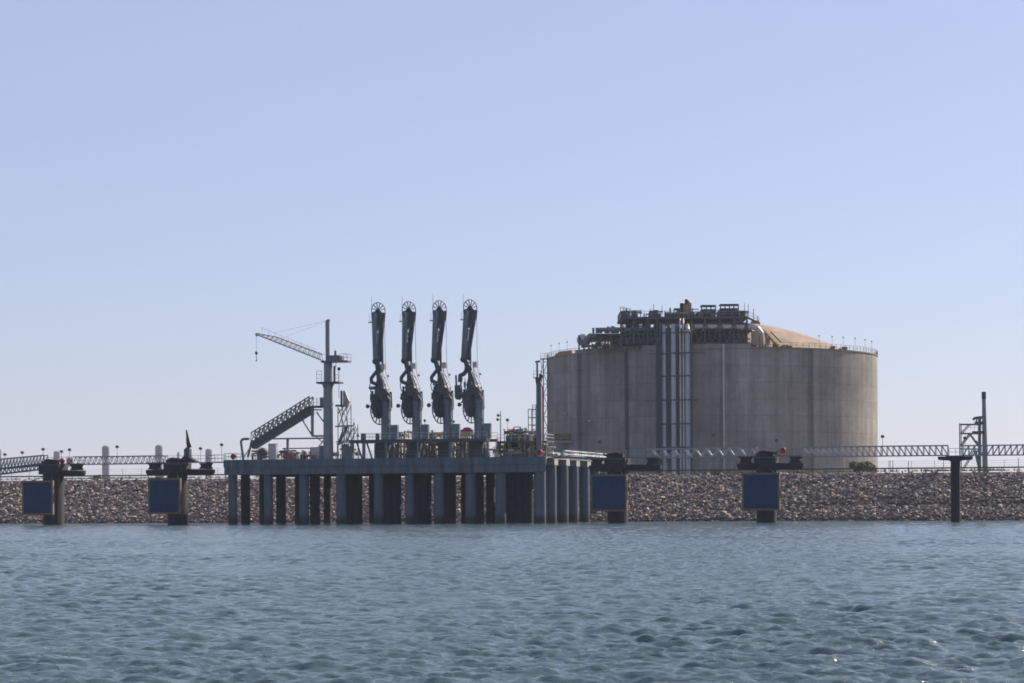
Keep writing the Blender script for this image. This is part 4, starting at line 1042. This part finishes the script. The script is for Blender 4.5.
m = MB(); m.tube(TP(627.3, GB, 41.3), TP(627.3, 39.8, 41.3), .24, n=10); m.beam(TP(626, GB, 41.15), TP(626, 40, 41.15), .3, .12); m.build('drain_pipe', rack_m, tank)
for px, py in ((566.3, 412), (590.5, 421)):
    m = MB(); v = TCp(px, TR + .3, T(px, py, 548).z); m.box(v.x - .3, v.x + .3, v.y - .3, v.y + .3, v.z - .25, v.z + .25); m.build('wall_lamp', white_m, tank)
for px, py in ((714, 436), (777, 441), (813.5, 436), (827, 462), (600, 441)):
    m = MB(); v = TCp(px, TR + .1, T(px, py, 540).z); m.box(v.x - .35, v.x + .35, v.y - .2, v.y + .2, v.z - .3, v.z + .3); m.build('wall_bracket', rack_m, tank)

# roof steelwork
def TBox(m, x0, x1, y0, y1, Z, d): m.bcam(x0, x1, y0, y1, Z, d)
m = MB(); TBox(m, 620, 748, 316.2, 319.2, 536, 15); m.build('upper_deck', rack_m, tank)
m = MB(); TBox(m, 592, 660, 333.2, 335.4, 538, 18); TBox(m, 692, 752, 329.5, 331.5, 538, 14); m.build('lower_deck', rack_m, tank)
def post_grid(m, xs, ytop, ybot, Z, wd=.3):
    pts = []
    for px in xs:
        m.beam(T(px, ytop, Z), T(px, ybot, Z), wd)
    for a_, b_ in zip(xs[:-1], xs[1:]):
        m.beam(T(a_, ytop, Z), T((a_ + b_) / 2, ybot, Z), wd * .7); m.beam(T((a_ + b_) / 2, ybot, Z), T(b_, ytop, Z), wd * .7)
m = MB()
for Z in (536.5, 548): post_grid(m, [621, 634, 648, 657, 692, 705, 720, 734, 747], 319.3, 344, Z, .38)
for Z in (538.5, 548): post_grid(m, [579, 589, 600, 611, 622, 634, 646, 657], 335, 350, Z, .30)
for Z in (538,): 
    for y in (324, 339, 343): m.beam(T(622, y, Z), T(750, y, Z), .3)
    m.beam(T(582, 342, Z), T(657, 339, Z), .3)
m.build('support_frame', rack_m, tank)
# dark plant packed between the decks
rd = random.Random(21); m = MB(); m2 = MB(); m3 = MB()
for k in range(60):
    px = rd.uniform(624, 746); wpx = rd.uniform(3, 9); py = rd.uniform(322, 338); h_ = rd.uniform(3, 8)
    if px + wpx > 748: continue
    MB1 = MB(); MB1.bcam(px, px + wpx, py, min(344, py + h_), rd.uniform(538, 549), rd.uniform(2, 5)); MB1.build('plant_unit', steel2_m if rd.random() < .85 else steel_m, tank)
TBox(m, 693, 735, 331, 344, 544, 6); m.build('plant_house', rack_m, tank); m = MB(); TBox(m, 622, 657, 331, 345, 546, 6); m.build('plant_house', rack_m, tank)
for k in range(26):
    px = rd.uniform(580, 650); py = rd.uniform(337, 346); MB1 = MB(); MB1.bcam(px, px + rd.uniform(2, 7), py, py + rd.uniform(2, 5), rd.uniform(540, 548), 3); MB1.build('plant_unit', steel2_m, tank)
for k in range(70):     # small pipes
    px = rd.uniform(582, 742); py = rd.uniform(322, 344) if px > 622 else rd.uniform(338, 347); Z = rd.uniform(537, 541); L_ = rd.uniform(3, 14)
    mm = MB(); mt_ = rd.choice((steel2_m, steel_m, brown_m)) if rd.random() < .6 else steel2_m
    if rd.random() < .6: mm.tube(T(px, py, Z), T(min(px + L_, 748), py, Z), rd.uniform(.1, .25), n=7)
    else: mm.tube(T(px, py, Z), T(px, min(py + 7, 347), Z), rd.uniform(.08, .2), n=7)
    mm.build('small_pipe', mt_, tank)
m = MB(); m.path([T(597, 329.7, 537.5), T(657, 329.2, 537.5)], .50, 12); m.path([T(585, 345, 538), T(586, 339, 538), T(590, 335.5, 538), T(596, 335.5, 538)], .55, 10); m.build('header_pipe', steel_m, tank)
m = MB(); m.path([T(692, 326.5, 537), T(752, 326.8, 537), T(757.5, 328.5, 537), T(761, 333, 537), T(761.5, 346.5, 539)], .62, 14); m.build('header_pipe', galv_m, tank)
m = MB(); m.ball(T(583.5, 340, 540), 1.5, 14, 8, (1.1, 1, 1.0)); m.build('receiver_drum', galv_m, tank)
m = MB(); TBox(m, 752, 758, 331, 345, 541, 2); TBox(m, 735.5, 747, 331.5, 344, 543, 2); m.build('plant_panel', cream_m, tank)
# on top of the upper deck
zdk = T(684, 316.2, 536).z
m = MB()
m.rail(T(620.5, 316.2, 536.3), T(747.5, 316.2, 536.3), 1.2, 1.8, .045); m.rail(T(620.5, 316.2, 536.3), T(620.5, 316.2, 536.3) + F * 14, 1.2, 1.8, .045); m.rail(T(747.5, 316.2, 536.3), T(747.5, 316.2, 536.3) + F * 14, 1.2, 1.8, .045)
m.rail(T(592.5, 333.2, 538.2), T(619, 333.2, 538.2), 1.2, 1.4, .04)
m.build('deck_railing', truss_d, tank)
m = MB(); m2 = MB(); m3 = MB()
for k in range(95):
    px = rd.uniform(622, 745); hh = rd.uniform(.5, 1.9); Z = rd.uniform(538, 549); c = T(px, 316.2, Z); c.z = zdk
    mm = MB(); mt_ = (rack_m, rack_m, rack_m, truss_d, brown_m)[rd.randrange(5)]; q = rd.random()
    if q < .5: a_ = rd.uniform(.15, .8); mm.obox(c + Vector((0, 0, hh / 2)), R * a_, F * a_ * .7, Vector((0, 0, hh / 2)))
    elif q < .8: mm.tube(c, c + Vector((0, 0, hh * 1.3)), rd.uniform(.06, .25), n=7)
    else: mm.tube(c + Vector((0, 0, hh)), c + Vector((0, 0, hh)) + R * rd.uniform(1, 4), rd.uniform(.1, .3), n=8); mm.tube(c, c + Vector((0, 0, hh)), .12, n=6)
    mm.build('deck_fitting', mt_, tank)
for px in (624, 653.5, 662, 733, 744.5, 748.3): c = T(px, 316.2, 540); c.z = zdk; m = MB(); m.tube(c, c + Vector((0, 0, rd.uniform(2.2, 3.4))), .07, n=5); m.build('deck_pole', rack_m, tank)
for k in range(24):
    px = rd.uniform(593, 619); c = T(px, 333.2, 540); mm = MB(); hh = rd.uniform(.4, 1.7); mm.tube(c, c + Vector((0, 0, hh)), rd.uniform(.08, .3), n=7); mm.build('vent_pipe', (rack_m, truss_d)[k % 2], tank)
m = MB(); 
for (a_, b_) in ((620.5, 306.5), (630, 308)): c = T(a_, 316, 537); m.beam(c, T(a_, b_, 537), .14)
m.beam(T(620.5, 307, 537), T(631, 309.5, 537), .1); m.beam(T(630, 316, 537), T(622, 308, 537), .1); m.build('davit', truss_m, tank)
m = MB(); TBox(m, 683.5, 691.5, 303.5, 315.8, 541, 2.2); m.ball(T(688, 303.8, 542), .9, 12, 6); m.build('vent_housing', orange_m, tank)
m = MB(); TBox(m, 680.5, 683.4, 303, 316, 540, 2); m.tube(T(686.3, 304, 541), T(686.3, 300.3, 541), .3); m.ball(T(686.3, 300.6, 541), .45, 10, 6, (1, 1, .8)); m.build('vent_stack', dark_m, tank)
for x0, x1, y0, nn in ((701.3, 716, 304.8, 3), (720.2, 738.8, 303.8, 4)):
    m = MB(); TBox(m, x0, x1, y0 + 4.2, 314.6, 540, 4); TBox(m, x0, x1, y0, y0 + 1.1, 540, 4); TBox(m, x0 + .3, x1 - .3, 314.6, 316.1, 540.4, 3)
    for k in range(nn + 1):
        px = x0 + .4 + (x1 - x0 - .8) * k / nn
        for ZZ in (540.1, 543.7): m.beam(T(px, y0 + 1, ZZ), T(px, 314, ZZ), .24)
    m.build('cooler_unit', rack_m, tank)
m = MB(); m.beam(T(748, 317.8, 538), T(760, 323.6, 538), 1.2, .35); m.rail(T(748, 317, 537.5), T(759, 322.4, 537.5), 1.2, 1.3, .05); m.build('roof_ramp', brown_m, tank)
m = MB(); TBox(m, 752, 759, 320.5, 323, 539, 3); m.build('ramp_landing', yellow_m, tank)
m = MB()
for px, t_ in ((753.5, 309), (757.5, 316)): m.tube(T(px, 322, 539), T(px, t_, 539), .09, n=5)
m.build('roof_pole', truss_d, tank)

# stair tower on the tank's left flank
m = MB(); Zs = 570
xs = (541.3, 543.5, 547.6)
for px in (543.5, 547.6):
    for ZZ in (Zs, Zs + 3): m.beam(T(px, 472, ZZ) * Vector((1, 1, 0)) + Vector((0, 0, GB)) if False else Vector((T(px, 400, ZZ).x, T(px, 400, ZZ).y, GB)), Vector((T(px, 400, ZZ).x, T(px, 400, ZZ).y, T(px, 358, ZZ).z)), .22)
k = 0
for py in range(362, 452, 11):
    for ZZ in (Zs, Zs + 3):
        m.beam(T(543.5, py, ZZ), T(547.8, py, ZZ), .2); a_, b_ = (543.5, 547.6) if k % 2 else (547.6, 543.5); m.beam(T(a_, py, ZZ), T(b_, py + 11, ZZ), .16)
    k += 1
m.beam(T(540.3, 359, Zs), T(552, 358.7, Zs), .3); m.beam(T(541, 359, Zs), T(542, 373, Zs), .14); m.beam(T(544, 359, Zs), T(541, 373, Zs), .14); m.rail(T(540.5, 358.6, Zs), T(549, 358.6, Zs), 1.3, 1, .04)
m.build('stair_tower', truss_d, tank)
m = MB(); zz_ = Z = T(560, 446, 560).z
m.bcam(549, 573, 433.5, 439.5, 553, 6); m.build('ground_shelter', brown_m, tank)
m = MB(); m.bcam(549, 573, 440.5, 443, 552.5, 6); m.rail(T(550, 443.5, 552), T(573, 443.5, 552), 1.2, 1.5, .04); m.build('shelter_roof', truss_m, tank)

# ------------------------------------------------------------------ flare tower at right
YT = 411.0
def Q(px, py, dy=0): v = W(px, py, YT); v.y += dy; return v
t = thing('chimney_stack', 'tall thin dark steel chimney at right with darker top collar', 'chimney', (Q(984.3, 470).x, YT, GB))
x_ = Q(984.2, 440).x; u_ = .178
m = MB(); m.tube((x_ + .15, YT, GB), (x_ - .02, YT, Q(984, 398).z), .50, .33, n=16); m.build('shaft', stack_m, t)
m = MB(); m.tube((x_ - .02, YT, Q(984, 399).z), (x_ - .03, YT, Q(984, 391.8).z), .39, n=16); m.build('collar', steel2_m, t)
t = thing('lattice_tower', 'open square steel tower with diagonal braces beside the thin chimney', 'tower', (Q(970, 470).x, YT, GB))
m = MB()
for px in (960.4, 979.6):
    for dy in (-1.5, 1.5): v = Q(px, 440, dy); m.beam((v.x, v.y, GB), (v.x, v.y, Q(px, 423.5 if px < 970 else 418).z), .17 if px < 970 else .3)
for dy in (-1.5, 1.5):
    for py in (424.5, 433.6): m.beam(Q(960.4, py, dy), Q(981, py, dy), .2)
    m.beam(Q(960.6, 446, dy), Q(970, 434, dy), .2); m.beam(Q(970, 434, dy), Q(979.5, 447.5, dy), .2); m.beam(Q(962, 433, dy), Q(969, 425, dy), .16)
    m.beam(Q(964, 468, dy), Q(975, 450, dy), .16); m.beam(Q(975, 450, dy), Q(979.5, 468, dy), .3); m.beam(Q(960.4, 449, dy), Q(979.6, 449, dy), .14)
m.build('frame', truss_d, t)
m = MB(); m.path([Q(973, 420), Q(974.5, 418.2), Q(978, 417.5), Q(982.5, 417.2)], .22); m.tube(Q(976, 423.5), Q(977, 418), .14, n=6); m.tube(Q(980, 423.5), Q(980, 418), .22, n=8)
m.bpx(972, 983, 431, 433.4, YT - .5, 1); m.bpx(974.5, 982, 421.5, 424.3, YT - .5, 1); m.ball(Q(976.5, 442), .25); m.ball(Q(965.5, 437.8), .22); m.build('winch_gear', steel2_m, t)
m = MB(); m.rail(Q(971, 430.9, -1.5), Q(983, 430.9, -1.5), 1.1, .8, .03); m.build('railing', galv_m, t)

# thin far poles behind the right bank
for k, (px, py, lb) in enumerate(((890, 461, 'leftmost thin pole behind the guard rail right of the tank'), (892.8, 461, 'second thin pole of the close pair just right of the tank'), (908.5, 461.5, 'thin pole behind the guard rail between the tank and the T pile'), (943.5, 459, 'thin pole just left of the T shaped pier'), (1018.5, 458.5, 'thin pole at the right edge of the photo'))):
    p = W(px, py, 407); t = thing('utility_pole', lb, 'pole', (p.x, 407, GB), 'thin poles behind the guard rail')
    m = MB(); m.tube((p.x, 407, GB), p, .07, .05, n=6); m.build('shaft', steel2_m, t); m = MB(); m.ball(p, .1); m.build('cap', steel2_m, t)

# ------------------------------------------------------------------ far silos
for k, (x0, x1, y0, Z, lb) in enumerate(((-6, 1.3, 449, 2000, 'pale round silo cut by the left edge of the photo'), (53.5, 60, 451.5, 2400, 'low pale silo showing behind the far left dolphin'),
        (102, 109.3, 446.3, 1900, 'tallest pale round silo between the two left dolphins'), (155.2, 162.5, 445.5, 1950, 'pale round silo just left of the furled flag'), (205.3, 212, 449.3, 2250, 'pale round silo right of the furled flag'), (177, 179.5, 452.5, 2800, 'tiny pale silo right behind the flag dolphin'))):
    a_, b_ = T(x0, y0, Z), T(x1, y0, Z); c = (a_ + b_) / 2; r_ = (b_ - a_).length / 2; r_ = ((b_ - a_) * Vector((1, 1, 0))).length / 2 if False else r_
    t = thing('silo', lb, 'silo', (c.x, c.y, GB), 'pale silos far off on the left')
    m = MB(); m.tube((c.x, c.y, GB), (c.x, c.y, c.z - 1), r_, n=28); m.build('body', silo_m, t)
    m = MB(); m.tube((c.x, c.y, c.z - 1), (c.x, c.y, c.z + .4), r_ * .98, r_ * .6, n=28); m.build('cap', silo_m, t)

# far low treeline / shore clutter on the land behind the left fence
def bush(px0, px1, py0, Y, label, seed, n=1500, name='bush', leaf=.16):
    rd = random.Random(seed); a_, b_ = W(px0, 470, Y), W(px1, py0, Y); cx_ = (a_.x + b_.x) / 2; hw = (b_.x - a_.x) / 2; h_ = b_.z - GB
    t = thing(name, label, name, (cx_, Y, GB))
    m = MB()
    cl = [(rd.uniform(-.72, .72), rd.uniform(-.6, .6), rd.uniform(.25, .66), rd.uniform(.28, .46)) for _ in range(14)]
    for k in range(n):
        c = rd.choice(cl); th = rd.random() * 2 * PI; ph = math.acos(rd.uniform(-1, 1)); rr = c[3] * rd.uniform(.55, 1.05)
        p = Vector((cx_ + (c[0] + rr * math.sin(ph) * math.cos(th) * .8) * hw, Y + (c[1] + rr * math.sin(ph) * math.sin(th)) * hw * .7, GB + max(.02, (c[2] + rr * math.cos(ph) * .8)) * h_))
        u = Vector((rd.gauss(0, 1), rd.gauss(0, 1), rd.gauss(0, 1))).normalized(); v = u.orthogonal().normalized(); s_ = leaf * rd.uniform(.6, 1.4)
        m.add([p - u * s_, p + v * s_ * .6, p + u * s_, p - v * s_ * .6], [(0, 1, 2, 3)])
    m.build('foliage', bush_m, t)
    m = MB()
    for k in range(7):
        c = cl[k]; m.tube((cx_ + .2 * rd.uniform(-1, 1), Y, GB), (cx_ + c[0] * hw, Y + c[1] * hw * .5, GB + c[2] * h_), .07, .02, n=5)
    m.build('stem', bark_m, t)
bush(848, 877, 460, 405.5, 'rounded olive green bush at the foot of the tank at right', 1, 5200, leaf=.14)
bush(711, 721, 468.5, 404, 'small low dark bush on the bank before the middle of the tank', 2, 900)
bush(795, 803, 470, 404, 'tiny low bush right of the tank dolphin', 3, 500)
bush(92, 101, 474.5, 404.5, 'small low bush on the bank left of the tallest silo', 4, 500)
